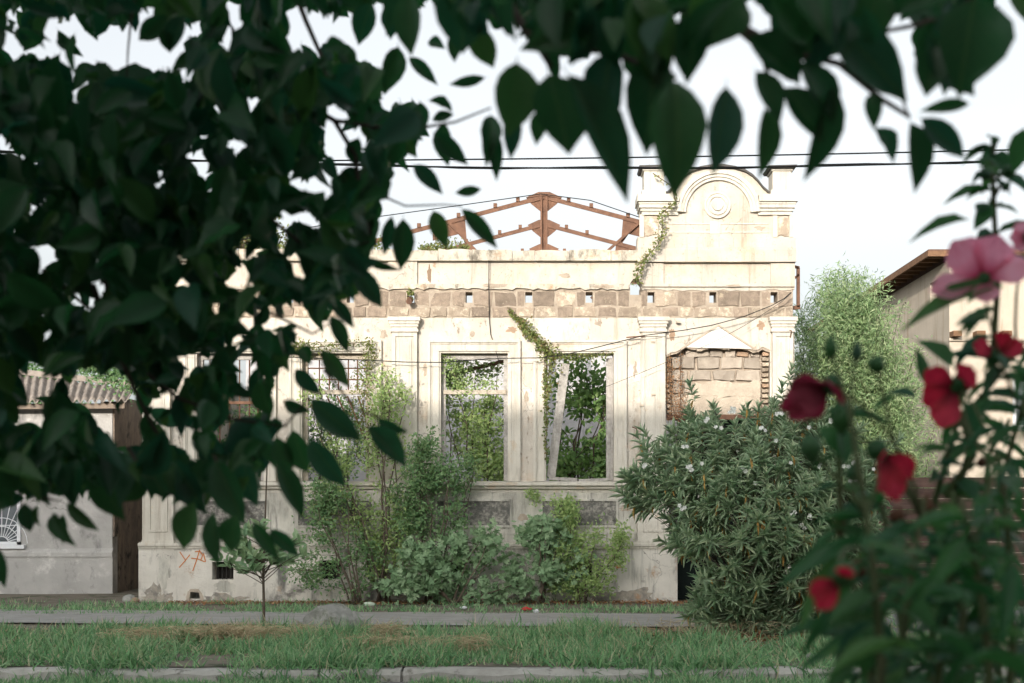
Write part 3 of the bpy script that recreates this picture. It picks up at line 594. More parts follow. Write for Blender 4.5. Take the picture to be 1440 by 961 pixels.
# fine details on the front
o = MB().tube([(X(577), FY+.02, Z(421)), (X(577), FY-.24, Z(427))], .055, .05, 8).build('rusty_spout', rust, H)
m = MB(); m.tube([(X(688), FY-.07, Z(352)), (X(687.5), FY-.07, Z(400)), (X(688), FY-.05, Z(447)), (X(690), FY-.02, Z(470)), (X(702), FY-.02, Z(510))], .006, k=4); m.build('hanging_wire', wire_m, H)
for a, b in ((893, 604), (1109, 467)): MB().tube([(X(a)-.05, FY-.1, Z(b-3)), (X(a)+.02, FY-.14, Z(b)), (X(a)+.01, FY-.1, Z(b+9))], .01, k=4).build('iron_hook', rust, H)
MB().bar((X(880), FY-.12, Z(476)), (X(906), FY-.12, Z(474)), .02, .02).build('iron_hook', rust, H)
for a, b in ((917.5, 482), (918, 556), (953, 454), (902, 571)): MB().box((X(a)-.03, FY-.115, Z(b)-.015), (X(a)+.03, FY-.02, Z(b)+.015)).build('wall_peg', render_m, H)
m = MB()
for p, q, w in (((1118, 372), (1127, 374), .04), ((1125.5, 374), (1125.5, 430), .05), ((1118, 431), (1128, 430), .06), ((1118, 391), (1126, 384), .035)): m.bar((X(p[0]), FY+.2, Z(p[1])), (X(q[0]), FY+.2, Z(q[1])), w, .06)
m.build('side_bracket', rust, H)
def strokes(lines, y, w, name, material):
    m = MB()
    for ln in lines:
        for p, q in zip(ln[:-1], ln[1:]): m.bar((X(p[0]), y, Z(p[1])), (X(q[0]), y, Z(q[1])), w, .004)
    return m.build(name, material, H)
strokes([[(255, 776), (259, 782), (263, 788)], [(269, 780), (262, 789), (254, 798)], [(283, 773), (279, 786), (273, 803)], [(271, 785), (280, 786), (290, 790)], [(276, 776), (283, 775), (287, 781), (284, 788)], [(288, 778), (291, 790)]], FY-.094, .016, 'graffiti', orange)
strokes([[(862, 797), (872, 795), (866, 799), (877, 797)]], FY-.094, .014, 'graffiti', orange)
# ---- roof trusses
def truss(Y, apx, apy, hw, sc):
    ap = at(apx, apy, Y); sl = .262
    L_ = lambda s, d: Vector((ap.x+s*d, Y, ap.z-sl*d)); m = MB(); ln = (3.95, 3.6)
    for s, l in ((-1, ln[0]), (1, ln[1])):
        m.bar(L_(s, 0)-Vector((0, 0, .05)), L_(s, l)-Vector((0, 0, .05)), .035, .07); m.bar(L_(s, 0)-Vector((0, .03, .085)), L_(s, l)-Vector((0, .03, .085)), .05, .022)
        for d in (.45, .85, 1.5, 2.2, 2.8): c = L_(s, d); m.box((c.x-.045, Y-.06, c.z-.04), (c.x+.02, Y+.03, c.z+.035))
    tr = m.build('roof_truss', rust, H)
    m = MB(); b = Vector((ap.x, Y, 3.9))
    for dx in (-.048, .048): m.bar((ap.x+dx, Y-.05, ap.z-.05), (ap.x+dx, Y-.05, b.z), .032, .05)
    m.bar((ap.x, Y, ap.z-.05), (ap.x, Y, b.z), .07, .02); m.build('king_post', rust, tr)
    MB().prism([(ap.x-.10, ap.z+.02), (ap.x+.10, ap.z+.02), (ap.x+.32, ap.z-.08), (ap.x+.22, ap.z-.20), (ap.x+.07, ap.z-.32), (ap.x-.07, ap.z-.32), (ap.x-.22, ap.z-.20), (ap.x-.32, ap.z-.08)], Y-.02, Y-.01).build('gusset', rust, tr)
    for s in (-1, 1):
        c = L_(s, 1.62); MB().prism([(c.x-s*.22, c.z-.02), (c.x+s*.35, c.z-.15), (c.x+s*.35, c.z-.42), (c.x-s*.12, c.z-.30), (c.x-s*.26, c.z-.5)], Y-.02, Y-.01).build('gusset', rust, tr)
        MB().bar((c.x+s*.05, Y-.06, c.z-.12), (c.x-s*.62 if s > 0 else c.x+.75, Y-.06, c.z-.72 if s > 0 else c.z-.95), .045, .04).build('brace', rust, tr)
truss(25.2, 765, 272, 0, 1); truss(27.7, 765, 311, 0, 1); truss(30.4, 765, 345, 0, 1)
m = MB(); a = at(330, 330, 25.2)
for p in ([at(300,345,25.2), at(480,312,25.1), at(560,301,25.1), at(640,290,25.1), at(760,273,25.1), at(830,282,25.1), at(900,306,25.1)],): m.tube(p, .008, k=4)
m.build('loose_cable', wire_m, H)
# ================= left shed =================
SH = thing('low_shed', (-9.5, 25, 0), 'grey rendered shed with corrugated roof beside the left end of the house', 'shed')
xr = at(158, 700, 25).x
MB().holed(xr-7, xr, -.05, at(0,572,25).z, [(at(-62,0,25).x, at(27,0,25).x, at(0,766,25).z, at(0,694,25).z)], 25, 25.3).build('front_wall', shed_m, SH)
MB().box((xr-.02, 25.3, -.05), (xr, 30.5, 3.5)).box((xr-.3, 25.3, -.05), (xr-.02, 30.5, 3.4)).build('side_wall', shed_side, SH)
MB().box((xr-.13, 25.02, 1.0), (xr+.03, 25.31, at(0, 570, 25).z)).build('corner_post', shed_side, SH)
MB().profile([(25.003, at(0,783,25).z), (24.92, at(0,783,25).z), (24.92, at(0,777,25).z), (24.96, at(0,772,25).z), (25.003, at(0,771,25).z)], xr-7, xr+.02).build('ledge', shed_m, SH)
MB().box((xr-7, 24.94, -.05), (xr+.02, 25.003, at(0,783,25).z)).build('plinth', shed_m, SH)
a0, a1, b0, b1 = at(-62,0,25).x, at(27,0,25).x, at(0,766,25).z, at(0,694,25).z
wf = MB().box((a0, 24.97, b0), (a1+.03, 25.06, b0+.05)).box((a1-.03, 24.97, b0), (a1+.03, 25.06, b1)).box((a0-.03, 24.97, b0), (a0+.03, 25.06, b1)).box((a0, 24.97, b1-.04), (a1, 25.06, b1)).build('window', white_metal, SH)
MB().box((a0, 25.16, b0), (a1, 25.18, b1)).build('pane', glass_dark, wf)
m = MB(); c = Vector(((a0+a1)/2+.25, 25.0, b0+.02))
for i in range(15):
    t = R(4+172*i/14); d = Vector((math.cos(t), 0, math.sin(t))); l = min(1.2, (a1-c.x-.02)/max(d.x, 1e-3) if d.x > 0 else (c.x-a0)/max(-d.x, 1e-3), (b1-c.z-.03)/max(d.z, 1e-3)); m.tube([c+d*.12, c+d*l], .008, k=4)
for r in (.12, .3, .45): m.tube([c+Vector((r*math.cos(R(q)), 0, r*math.sin(R(q)))) for q in range(0, 181, 15)], .008, k=4)
m.box((a0, 24.99, b0+.33), (a1, 25.01, b0+.345)); m.build('fan_grille', white_metal, wf)
MB().box((a0-.1, 24.9, b0-.07), (a1+.12, 25.0, b0-.003)).build('window_ledge', white_metal, wf)
def corrug(name, e0, e1, t0, t1, n, amp=.035, th=.012):
    m = MB(); q = n*6
    for i in range(q+1):
        u = i/q; z = amp*math.cos(2*math.pi*n*u)
        for k in range(5):
            w = k/4; p = e0.lerp(e1, u).lerp(t0.lerp(t1, u), w); m.v.append((p.x, p.y, p.z+z)); 
    for i in range(q):
        for k in range(4): j = i*5+k; m.f.append((j, j+5, j+6, j+1))
    nv = len(m.v); m.v += [(x, y, z-th) for x, y, z in m.v[:nv]]; m.f += [tuple(nv+j for j in f[::-1]) for f in m.f[:]]
    for i in range(q): j = i*5; m.f.append((j+5, j, nv+j, nv+j+5))
    o = m.build(name, asb, SH, True); return o
corrug('corrugated_roof', at(-90,566,24.6), at(181,563,24.6), at(-90,515,26.2), at(192,545,25.9), 26)
MB().bar(at(-90,573,24.75), at(176,571,24.75), .09, .06).build('eaves_board', shed_side, SH)
MB().bar(at(-90,511,26.2), at(196,541,25.9), .1, .1).build('ridge_board', asb, SH)
MB().bar(at(112,516,26.15)+Vector((0,-.05,.08)), at(150,528,26.05)+Vector((0,-.05,.08)), .05, .06).build('loose_batten', wood_pale, SH)
# ================= right: slatted fence, far house =================
FN = thing('slatted_fence', (7.5, 21.6, 0), 'dark brown fence of horizontal wooden slats behind the flowering plant', 'fence')
fx0, fx1 = 4.3, 12.4; zf = [at(0, 853-15.2*i, 21.6).z for i in range(13)]
for i in range(12):
    for a, b in ((fx0, 7.05), (7.06, 9.7), (9.71, fx1)):
        MB().box((a, 21.6+random.uniform(-.005, .005), zf[i]), (b, 21.63, zf[i]+.152)).build('slat', fence_m, FN)
for xx in (4.4, 7.05, 9.7, 12.3): MB().box((xx-.05, 21.64, 0), (xx+.05, 21.74, 2.0)).build('post', fence_m, FN)
FH = thing('far_house', (12, 30, 0), 'beige rendered building with timber eaves rising behind the bamboo at right', 'building')
cxr = 8.55; zr = at(0, 352, 30).z
hl = [(at(1424,0,30).x, at(1500,0,30).x, at(0,600,30).z, at(0,528,30).z)]
MB().holed(cxr, 22, -.05, zr-.12, hl, 30, 30.3).build('front_wall', beige, FH)
MB().holed(30.3, 44, -.05, zr-.2, [(31.0, 31.45, at(1315,420,31.2).z, at(1315,383,31.2).z)], 0, .3)
m = MB(); m.holed(30.3, 44, -.05, zr-.2, [(30.9, 31.5, 5.95, 6.45)], 0, .3); m.v = [(cxr+y_, x_, z_) for x_, y_, z_ in m.v]; m.f = [f[::-1] for f in m.f]; m.build('side_wall', beige, FH)
MB().box((cxr+.2, 30.85, 5.9), (cxr+.25, 31.55, 6.5)).build('window', glass_dark, FH)
MB().box((cxr-.45, 29.95, zr-.03), (22.3, 44, zr+.01)).build('roof', rust, FH)
MB().box((cxr-.47, 29.93, zr-.14), (cxr-.43, 44, zr-.031)).build('fascia', roofwood, FH)
MB().box((cxr-.43, 29.93, zr-.14), (22.3, 29.97, zr-.031)).build('fascia', roofwood, FH)
yy = 30.2
while yy < 38: MB().box((cxr-.43, yy, zr-.13), (cxr+.003, yy+.09, zr-.032)).build('rafter_end', roofwood, FH); yy += .55
MB().box((cxr-.02, 29.94, at(0,480,30).z), (22, 30.003, at(0,476,30).z)).build('ledge', beige, FH)
for a in (1345, 1378, 1415): c = at(a, 470, 29.8); MB().box((c.x-.09, 29.7, c.z-.05), (c.x+.09, 30.0, c.z+.06)).build('beam_end', roofwood, FH)
f = MB(); a, b, c, d = hl[0]; f.box((a, 29.97, c), (a+.07, 30.1, d)).box((a, 29.97, d-.07), (b, 30.1, d)).box((a-.04, 29.93, c-.08), (b, 30.1, c+.02)); f = f.build('window', white_metal, FH)
MB().box((a, 30.12, c), (b, 30.14, d)).build('pane', glass_dark, f)
# ================= house behind the viewer whose roof throws the street into shade =================
BH = thing('street_house', (-8, -9, 0), 'long two storey rendered house across the street behind the viewpoint', 'house')
RZ = 12.05
MB().box((-52, -19, -.05), (34, -9.4, 8)).build('wall', beige, BH)
MB().v and None
m = MB(); m.v = [(-52.4,-8.9,7.9),(34.4,-8.9,7.9),(34.4,-14.2,RZ),(-52.4,-14.2,RZ),(34.4,-19.5,7.9),(-52.4,-19.5,7.9)]; m.f = [(0,1,2,3),(3,2,4,5),(0,3,5),(1,4,2),(0,5,4,1)]; m.build('roof', stone_dark, BH)
for i in range(10):
    for z0 in (1.2, 4.6):
        w = MB().box((-48+8*i, -9.42, z0), (-46.6+8*i, -9.38, z0+1.6)).build('window', glass_dark, BH); MB().box((-48.1+8*i, -9.42, z0-.1), (-46.5+8*i, -9.3, z0-.003)).build('sill', trim, w)
# ================= wires =================
def wire(name, pts, r, label, Yc=None):
    o = MB().tube(pts, r, k=5).build(name, wire_m); return props(o, label, 'cable')
def para(y, pxl, pyl, k, x0, x1, n=40):
    c = at(pxl, pyl, y); return [(x, y, c.z+k*(x-c.x)**2) for x in np.linspace(x0, x1, n)]
wire('power_line', para(12, 850, 237, .0056, -16, 18), .008, 'thicker lower twisted cable crossing the sky above the gable')
wire('power_line', [(x, 12.03, z+.012*math.sin(x*3.1)) for x, _, z in para(12, 850, 235.5, .0056, -16, 18, 90)], .006, 'thin strand wound close along the thicker sky cable')
wire('power_line', [(x, 12.4, at(0,225,12.4).z+(.0018*(x+1)**2 if x > -1 else .0008*(x+1)**2)+.008*(x+1)) for x in np.linspace(-16, 18, 40)], .007, 'thin upper wire crossing the sky above the other cable')
for xx in (-16, 18):
    t = thing('utility_pole', (xx, 12.2, 0), 'wooden pole carrying the street cables at the '+('left' if xx < 0 else 'right')+' end', 'utility pole')
    MB().tube([(xx, 12.2, 0), (xx, 12.2, 7.2)], .13, .09, 8).build('pole', wood, t); MB().box((xx-.05, 11.7, 6.0), (xx+.05, 12.8, 6.1)).build('crossarm', wood, t)
def wpts(l, y): return [Vector((X(a), FY, Z(b))).lerp(Vector((0, 0, EYE)), (FY-y)/FY) for a, b in l]
wire('facade_cable', wpts([(200,494),(330,500),(420,503),(520,507),(570,509.5),(625,510),(690,504.5),(760,503.5),(790,500),(830,491),(880,478.5),(906,472),(960,465),(1000,458),(1045,446),(1085,430),(1103,420),(1113,411)], 22.75), .008, 'dark sagging cable strung along the house front across the window heads')
wire('facade_cable', wpts([(1113,412),(1100,424),(1070,444),(1040,462),(1000,483),(960,500),(900,525),(850,545)], 22.7), .004, 'faint thin wire hanging below the cable across the doorway')
# ================= vegetation =================
def V3(n): return rng.normal(size=(n, 3))
def curve(p, q, sag=.15, n=6, j=.06):
    p = Vector(p); q = Vector(q); l = (q-p).length; side = Vector((random.uniform(-1, 1), random.uniform(-1, 1), random.uniform(-.3, 1)))*sag*l; r = []
    for i in range(n):
        t = i/(n-1); r.append(p.lerp(q, t)+side*(4*t*(1-t))*.5+Vector((random.uniform(-1, 1), random.uniform(-1, 1), random.uniform(-1, 1)))*j*l*(.3 if 0 < i < n-1 else 0))
    return r
def shrub(name, label, cat, base, blobs, Y, dY, nl, ln, wd, tpl, material, ntwig=50, nparts=0, r0=.02, group=None, gather=.1, up=.3, upN=(0, -.5, 1), nstem=5, sname='foliage', branches=True, spread=None, wood_mat=None, basedy=.15, top_z=None):
    """base = (px, z) ; blobs = [(px, py, rx, ry, weight)] in the picture at depth Y"""
    b = at(base[0], 0, Y); T = thing(name, (b.x, Y, base[1]), label, cat, group); b.z = base[1]
    wts = np.array([q[4] for q in blobs], float); wts /= wts.sum(); tips = []
    for i in range(ntwig):
        q = blobs[rng.choice(len(blobs), p=wts)]; a = rng.uniform(0, 2*math.pi); r = math.sqrt(rng.uniform(0, 1)); yy = Y+rng.uniform(-1, 1)*dY*math.sqrt(max(0, 1-r*r*.8))
        p = at(q[0]+q[2]*r*math.cos(a), q[1]+q[3]*r*math.sin(a), Y); p.y = yy; p.z = max(p.z, base[1]+.04); tips.append(p)
    stems = []; m = MB()
    mains = sorted(tips, key=lambda p: -(p-b).length)[:max(1, ntwig//3)]; mains = random.sample(mains, min(nstem, len(mains)))
    for p in mains:
        c = curve(b+Vector((random.uniform(-1, 1)*.12, random.uniform(-1, 1)*basedy*.5, 0)), p, .12, 8); stems.append(c); m.tube(c, r0, r0*.25, 5)
    segs = [(q, c) for c in stems for q in c[1:]]; m2 = MB(); tw = []
    for p in tips:
        cand = min(random.sample(segs, min(len(segs), 24)), key=lambda s: (s[0]-p).length+(2.0 if s[0].z > p.z+.1 else 0))[0]
        c = curve(cand, p, .12, 5); tw.append(c); m2.tube(c, r0*.3, r0*.1, 4)
        for k in (2, 3): segs.append((c[k], c))
    wm = wood_mat or twig_m
    m.build('stem', wm, T, True); o = m2.build('twigs', wm, T, True); o['kind'] = 'stuff'
    # leaves along the outer twigs
    idx = rng.integers(0, len(tw), nl); tt = 1-np.abs(rng.normal(0, .42, nl)).clip(0, 1); B = np.zeros((nl, 3)); D = np.zeros((nl, 3))
    TW = np.array([[tuple(p) for p in c] for c in tw]); f = tt*4; i0 = np.minimum(f.astype(int), 3); fr = (f-i0)[:, None]
    B = TW[idx, i0]*(1-fr)+TW[idx, i0+1]*fr; ax = unit(TW[idx, i0+1]-TW[idx, i0]); B = B+V3(nl)*gather*np.array([1, .8, 1]); B[:, 2] = np.maximum(B[:, 2], base[1]+.01)
    D = unit(ax*.5+V3(nl)*.75+np.array([0, -.15, up])); U = V3(nl)*.45+np.array(upN)
    leaves(T, B, D, U, ln*rng.uniform(.6, 1.25, nl), wd*rng.uniform(.7, 1.2, nl), tpl, material, nparts, sname=sname); return T, tw
g0 = 'wild shrubs growing along the foot of the wall'
shrub('wild_shrub', 'tall thin privet-like shrub in front of the pilaster between second and third window', 'shrub', (540, 0), [(545,560,28,40,1.0),(510,620,55,50,1.3),(470,660,45,40,1.0),(550,640,35,40,1.0),(500,720,70,45,1.6),(550,760,50,60,1.2),(440,560,16,40,.3)], 22.5, .3, 4600, .075, .034, T_SMALL, lf_light, 110, 0, .022, g0, .08, .3, (0,-.8,.7), 8)
shrub('wild_shrub', 'low straggling shrub spreading left under the second window', 'shrub', (500, 0), [(440,740,30,30,1),(470,700,35,25,1),(430,800,40,30,1),(500,790,45,45,1.2),(415,735,15,12,.4)], 22.35, .3, 3000, .072, .034, T_SMALL, lf_shrub, 70, 0, .016, g0, .08, .2, (0,-.8,.7), 6)
shrub('wild_shrub', 'upright bright green shrub climbing the sill of the third window', 'shrub', (605, 0), [(600,625,14,28,.8),(600,670,34,30,1.6),(645,660,34,22,.9),(575,700,30,30,1),(590,740,40,40,1.4),(640,720,25,40,.8),(655,780,50,40,1)], 22.45, .3, 5200, .07, .036, T_SMALL, lf_shrub, 120, 0, .018, g0, .075, .3, (0,-.8,.7), 8)
shrub('fig_bush', 'broad-leaved pale fig bush spreading low under the third window', 'fig bush', (640, 0), [(705,825,40,20,.6),(600,790,45,28,1.4),(650,785,50,32,1.6),(570,820,38,22,1),(640,830,50,18,1),(690,770,28,28,.8)], 22.2, .35, 1150, .115, .12, T_FIG, lf_fig, 70, 200, .02, 'fig bushes', .08, .1, (0,-1.3,.75), 6)
shrub('fig_bush', 'broad-leaved fig bush with a raised crown right of the larger fig', 'fig bush', (760, 0), [(760,755,32,26,1.2),(730,790,36,26,1),(800,800,45,26,1.2),(755,815,50,22,1),(765,735,14,12,.5)], 22.3, .3, 900, .105, .11, T_FIG, lf_fig, 60, 150, .02, 'fig bushes', .08, .1, (0,-1.3,.75), 5)
shrub('wild_shrub', 'yellow-green shrub over the last plinth vent under the fourth window', 'shrub', (820, 0), [(790,720,20,20,.8),(800,765,35,25,1),(840,780,40,30,1.3),(820,815,55,24,1.4),(860,745,20,22,.4),(880,775,14,22,.3)], 22.4, .25, 4600, .062, .034, T_SMALL, lf_light, 80, 0, .012, g0, .07, .3, (0,-.8,.7), 7)
# plants on the walls
def creeper(name, label, pts, n, ln, wd, material, spread=.06, Y=22.9, stem=True, cat='climbing plant', up=-.3):
    P = [Vector((X(a), FY, Z(b))).lerp(Vector((0, 0, EYE)), (FY-Y)/FY) for a, b, *_ in pts]; T = thing(name, tuple(P[-1]), label, cat)
    if stem: MB().tube(P, .008, .005, 4).build('stem', twig_m, T)
    A = np.array([tuple(p) for p in P]); w = np.array([q[2] if len(q) > 2 else 1. for q in pts]); f = rng.uniform(0, len(P)-1.001, n); i = f.astype(int); fr = (f-i)[:, None]
    sp = (w[i]*(1-fr[:, 0])+w[i+1]*fr[:, 0])[:, None]*spread; keep = rng.uniform(0, 1, n) < np.minimum(1, sp[:, 0]/spread+.15)
    B = A[i]*(1-fr)+A[i+1]*fr+V3(n)*sp*np.array([1, .45, 1]); B, n = B[keep], keep.sum()
    leaves(T, B, unit(V3(n)+np.array([0, -.3, up])), V3(n)*.5+np.array([0, -1, .4]), ln*rng.uniform(.6, 1.3, n), wd*rng.uniform(.7, 1.2, n), T_SMALL, material); return T
creeper('creeper', 'ivy trailing from the stone course onto the top of the fourth window', [(716,436,.25),(724,446,.2),(734,455,.8),(744,468,1.1),(752,474,.5),(762,484,1.1),(773,494,1.9),(774,512,1.7),(770,535,1.0),(769,560,.8),(768,600,.35),(768,650,.25)], 1300, .05, .04, lf_ivy, .045)
creeper('creeper', 'ivy fringe hanging from the head of the fourth window', [(772,500,1),(800,503,.8),(830,501,.7),(862,496,.7)], 450, .045, .036, lf_ivy, .045, 23.0)
creeper('creeper', 'bare branching creeper with sparse leaves on the left edge of the gable', [(918,244,.05),(945,262,.05),(950,285,.3),(930,300,.9),(932,325,1),(925,345,1),(908,362,1),(898,378,1),(895,400,.9)], 420, .05, .036, lf_ivy, .035, 22.72)
creeper('creeper', 'creeper hanging around the second window beside the bars', [(412,488,.6),(430,490,1),(520,480,.5),(516,520,1.6),(512,560,2),(510,600,2.2),(520,650,2)], 1500, .045, .03, lf_ivy, .06, 22.8)
creeper('creeper', 'leafy creeper on the upper left of the third window', [(618,492,.5),(630,512,1.3),(640,530,2),(655,545,2),(690,540,1)], 520, .05, .032, lf_light, .055, 23.1)
creeper('wall_plant', 'small green tuft rooted on the parapet coping', [(590,352,.5),(610,349,1),(630,350,1.1),(648,352,1.2),(655,358,.8)], 900, .05, .03, lf_ivy, .055, 23.1, False, 'plant', .4)
creeper('wall_plant', 'leafy tuft on the parapet coping half hidden by the tree', [(450,352,1),(480,350,1),(535,352,1.3),(520,330,.6)], 500, .045, .03, lf_ivy, .06, 23.1, False, 'plant', .4)
creeper('wall_plant', 'small sprig growing from the rusty spout', [(577,408,.6),(578,418,.8)], 60, .045, .03, lf_ivy, .035, 22.85, False, 'plant', .4)
creeper('wall_plant', 'small tuft rooted in the sill between third and fourth window', [(740,697,.6),(752,696,1),(757,706,.9)], 160, .05, .03, lf_light, .05, 22.85, False, 'plant', .2)
creeper('wall_plant', 'upright weed in front of the dado under the fourth window', [(800,700,.4),(796,716,1.4),(805,730,1.4),(790,745,1.4)], 420, .055, .035, lf_light, .06, 22.8, False, 'plant', .3)
creeper('dry_creeper', 'brown withered creeper at the left side of the walled-up doorway', [(940,500,.5),(941,530,.8),(943,560,1.3),(948,580,2),(955,592,1.6)], 700, .03, .02, lf_dry, .06, 23.0)
creeper('dry_creeper', 'brown withered creeper hanging on the doorway blocks', [(957,496,.4),(957,530,.6),(957,560,.9),(956,585,1.3)], 320, .03, .02, lf_dry, .05, 23.0)
creeper('wall_plant', 'green tuft on top of the left corner pier of the gable', [(904,237,.6),(925,236,.6)], 80, .035, .02, lf_ivy, .03, 23.1, False, 'plant', .5)
# inside the ruin
gi = 'overgrown shrubs inside the roofless rooms'
shrub('inner_shrub', 'sunlit dense shrub filling the third window from inside', 'shrub', (670, .05), [(660,560,45,40,1.2),(690,600,40,50,1.3),(650,620,40,50,1.4),(690,655,40,30,1.2),(640,520,25,20,.5),(690,525,25,15,.35)], 24.0, .5, 5200, .075, .042, T_SMALL, lf_light, 110, 0, .02, gi, .09, .1, (0,-.8,.7), 8)
shrub('inner_shrub', 'dark-leaved young tree behind the leaning plank in the fourth window', 'shrub', (800, .05), [(845,600,22,60,1.4),(815,540,30,40,.9),(840,520,45,26,1.1),(860,560,45,35,.9),(790,560,30,40,.8),(820,600,50,40,.9),(810,655,40,25,2.0),(860,655,30,22,1.2),(780,620,25,50,.8)], 25.0, .8, 2300, .125, .065, T_LANCE, lf_dark, 90, 120, .03, gi, .12, .05, (0,-.9,.7), 9)
shrub('inner_shrub', 'leafy shrub seen through the barred second window', 'shrub', (470, .05), [(450,580,40,50,1),(490,620,40,50,1.4),(460,650,50,30,1.2),(500,545,30,30,.5)], 24.3, .6, 2600, .07, .04, T_SMALL, lf_shrub, 80, 0, .02, gi, .09, .1, (0,-.8,.7), 6)
shrub('inner_shrub', 'shrub behind the first window under the tree leaves', 'shrub', (330, .05), [(330,600,50,50,1),(340,650,50,30,1)], 24.6, .6, 1700, .08, .045, T_SMALL, lf_shrub, 60, 0, .02, gi, .09, .1, (0,-.8,.7), 5)
# bamboo
BM = thing('bamboo_clump', (6.4, 27, 0), 'tall feathery pale green bamboo clump between the house and the far building', 'bamboo')
pl = [(1130,430),(1150,400),(1175,365),(1190,385),(1214,385),(1235,400),(1255,430),(1275,470),(1290,520),(1140,480),(1160,440),(1200,420),(1225,440),(1250,480),(1270,540),(1300,570),(1150,540),(1185,480),(1215,500),(1240,540),(1205,560),(1170,590),(1140,610),(1260,600),(1300,630),(1230,620),(1190,640),(1120,520),(1125,590),(1122,440),(1128,470),(1122,500),(1135,560),(1180,400),(1170,392),(1160,420),(1220,405)]
B, D = [], []; nc = 0
for a, b in pl:
    for rep in range(4):
        t = at(a+random.uniform(-9, 9), b+random.uniform(-4, 24), 27); t.y = 27+random.uniform(-1, 1.2); r = Vector((6.1+random.uniform(-1.1, 1.0), 27.2+random.uniform(-.6, .6), 0)); c = []
        for i in range(9): w = i/8; c.append(r.lerp(Vector((r.x+(t.x-r.x)*w**1.5, r.y+(t.y-r.y)*w, t.z*(1-(1-w)**1.3)/1)), 1)); 
        MB().tube(c, .018, .003, 4).build('culm', stem_green, BM)
        C = np.array([tuple(p) for p in c]); n = 620; f = rng.uniform(1.5, 8, n).clip(0, 7.999); i = f.astype(int); fr = (f-i)[:, None]; p = C[i]*(1-fr)+C[i+1]*fr
        sp = (.05+.30*(1-(f/8)))[:, None]+.03; q = p+V3(n)*sp; B.append(q); D.append(unit((q-p)*2+V3(n)*.5+np.array([0, 0, -.1])))
B = np.concatenate(B); D = np.concatenate(D); n = len(B)
leaves(BM, B, D, V3(n)*.5+np.array([0,-.7,.7]), .13*rng.uniform(.5, 1.3, n), .02*rng.uniform(.7, 1.3, n), T_SMALL, lf_bam)
# background greenery left
shrub('background_tree', 'sunlit leafy tree top behind the shed at the far left', 'tree', (60, 0), [(40,560,70,60,2),(60,530,40,30,1),(-20,540,60,70,1)], 30, .8, 4200, .13, .05, T_SMALL, lf_shrub, 70, 0, .06, None, .2, .2, (0,-.8,.7), 5, wood_mat=bark)
shrub('background_tree', 'round-crowned tree rising behind the left end of the parapet', 'tree', (350, 0), [(338,330,34,26,1),(350,350,60,30,1.3)], 36, .9, 3600, .13, .06, T_SMALL, lf_ivy, 60, 0, .07, None, .2, .2, (0,-.8,.7), 5, wood_mat=bark)
creeper('roof_weeds', 'green weeds growing along the top edge of the shed roof', [(112,512,.6),(140,520,1),(170,530,1.2),(205,545,1.2)], 1600, .07, .035, lf_shrub, .10, 22.95, False, 'weeds', .4)
# oleander
oy = 16.6; OB = at(1065, 0, oy)
OL = thing('oleander_bush', (OB.x, oy, .1), 'large oleander bush with white blossoms and a few yellow leaves on the verge', 'oleander')
ob = [(1080,700,110,90,1.4),(1150,700,80,90,1.0),(1080,850,110,40,2.2),(1225,660,30,40,.4),(935,640,30,16,.35),(900,705,16,14,.2),(1000,590,20,22,.35),(1090,585,16,20,.3),(1235,690,26,40,.35),(965,740,30,50,.4),(1160,600,60,24,.6),(1000,650,85,62,2.0),(1060,610,70,38,1.3),(1130,640,80,55,1.7),(1040,730,95,50,2.0),(1120,740,95,60,2.0),(1060,810,90,45,1.6),(1130,820,80,45,1.4),(930,670,50,35,.7),(895,690,25,22,.22),(1180,700,60,60,1),(1120,880,80,24,.9),(1020,780,60,40,1.1),(985,590,22,14,.25),(1085,885,75,18,1.4),(1000,850,40,25,.5)]
wts = np.array([q[4] for q in ob]); wts /= wts.sum(); tips = []
for i in range(1000):
    q = ob[rng.choice(len(ob), p=wts)]; a = rng.uniform(0, 2*math.pi); r = math.sqrt(rng.uniform(0, 1)); xx, zz = q[0]+q[2]*r*math.cos(a), q[1]+q[3]*r*math.sin(a)
    e = 1-(((xx-1065)/170)**2+((zz-740)/190)**2); dy = 1.15*math.sqrt(max(.04, e)); p = at(xx, zz, oy); p.y = oy+(-dy*rng.uniform(.35, 1) if rng.uniform() < .66 else dy*rng.uniform(-.2, .9)); p.z = max(p.z, .28)
    if i % 16 == 0: o_ = p-Vector((OB.x, oy, 1.0)); p = p+o_.normalized()*random.uniform(.12, .38)*Vector((1, .5, 1)).length/1.5; p.z = max(p.z, .2)
    tips.append(p)
m = MB(); m2 = MB(); base = Vector((OB.x, oy, .08)); segs = []
for p in random.sample(tips, 26):
    c = curve(base+Vector((random.uniform(-.3, .3), random.uniform(-.2, .2), 0)), p, .1, 8, .03); MB().tube(c, .022, .006, 5).build('branch', bark, OL, True); segs += c[2:]
for p in tips:
    c = min(random.sample(segs, 30), key=lambda s: (s-p).length+(1 if s.z > p.z else 0)); c = curve(c, p, .1, 4, .03); m2.tube(c, .005, .003, 3)
m2.build('twigs', twig_m, OL, True)['kind'] = 'stuff'
cen = Vector((OB.x, oy+.2, 1.1)); B, D, U = [], [], []
for p in tips:
    ax = (p-cen).normalized()+Vector((0, -.1, .45)); ax = ax.normalized(); s1 = ax.cross(Vector((.3, .2, 1))).normalized(); s2 = ax.cross(s1)
    for w in range(4):
        off = -ax*(.05*w); nlf = 5
        for k in range(nlf):
            t = 2*math.pi*(k/nlf)+w*.9+random.uniform(-.3, .3); op = .35+.28*w; d = ax*math.cos(op)+(s1*math.cos(t)+s2*math.sin(t))*math.sin(op)
            B.append(tuple(p+off)); D.append(tuple(d+Vector((random.uniform(-.12, .12), random.uniform(-.12, .12), -.10*w)))); U.append(tuple(ax))
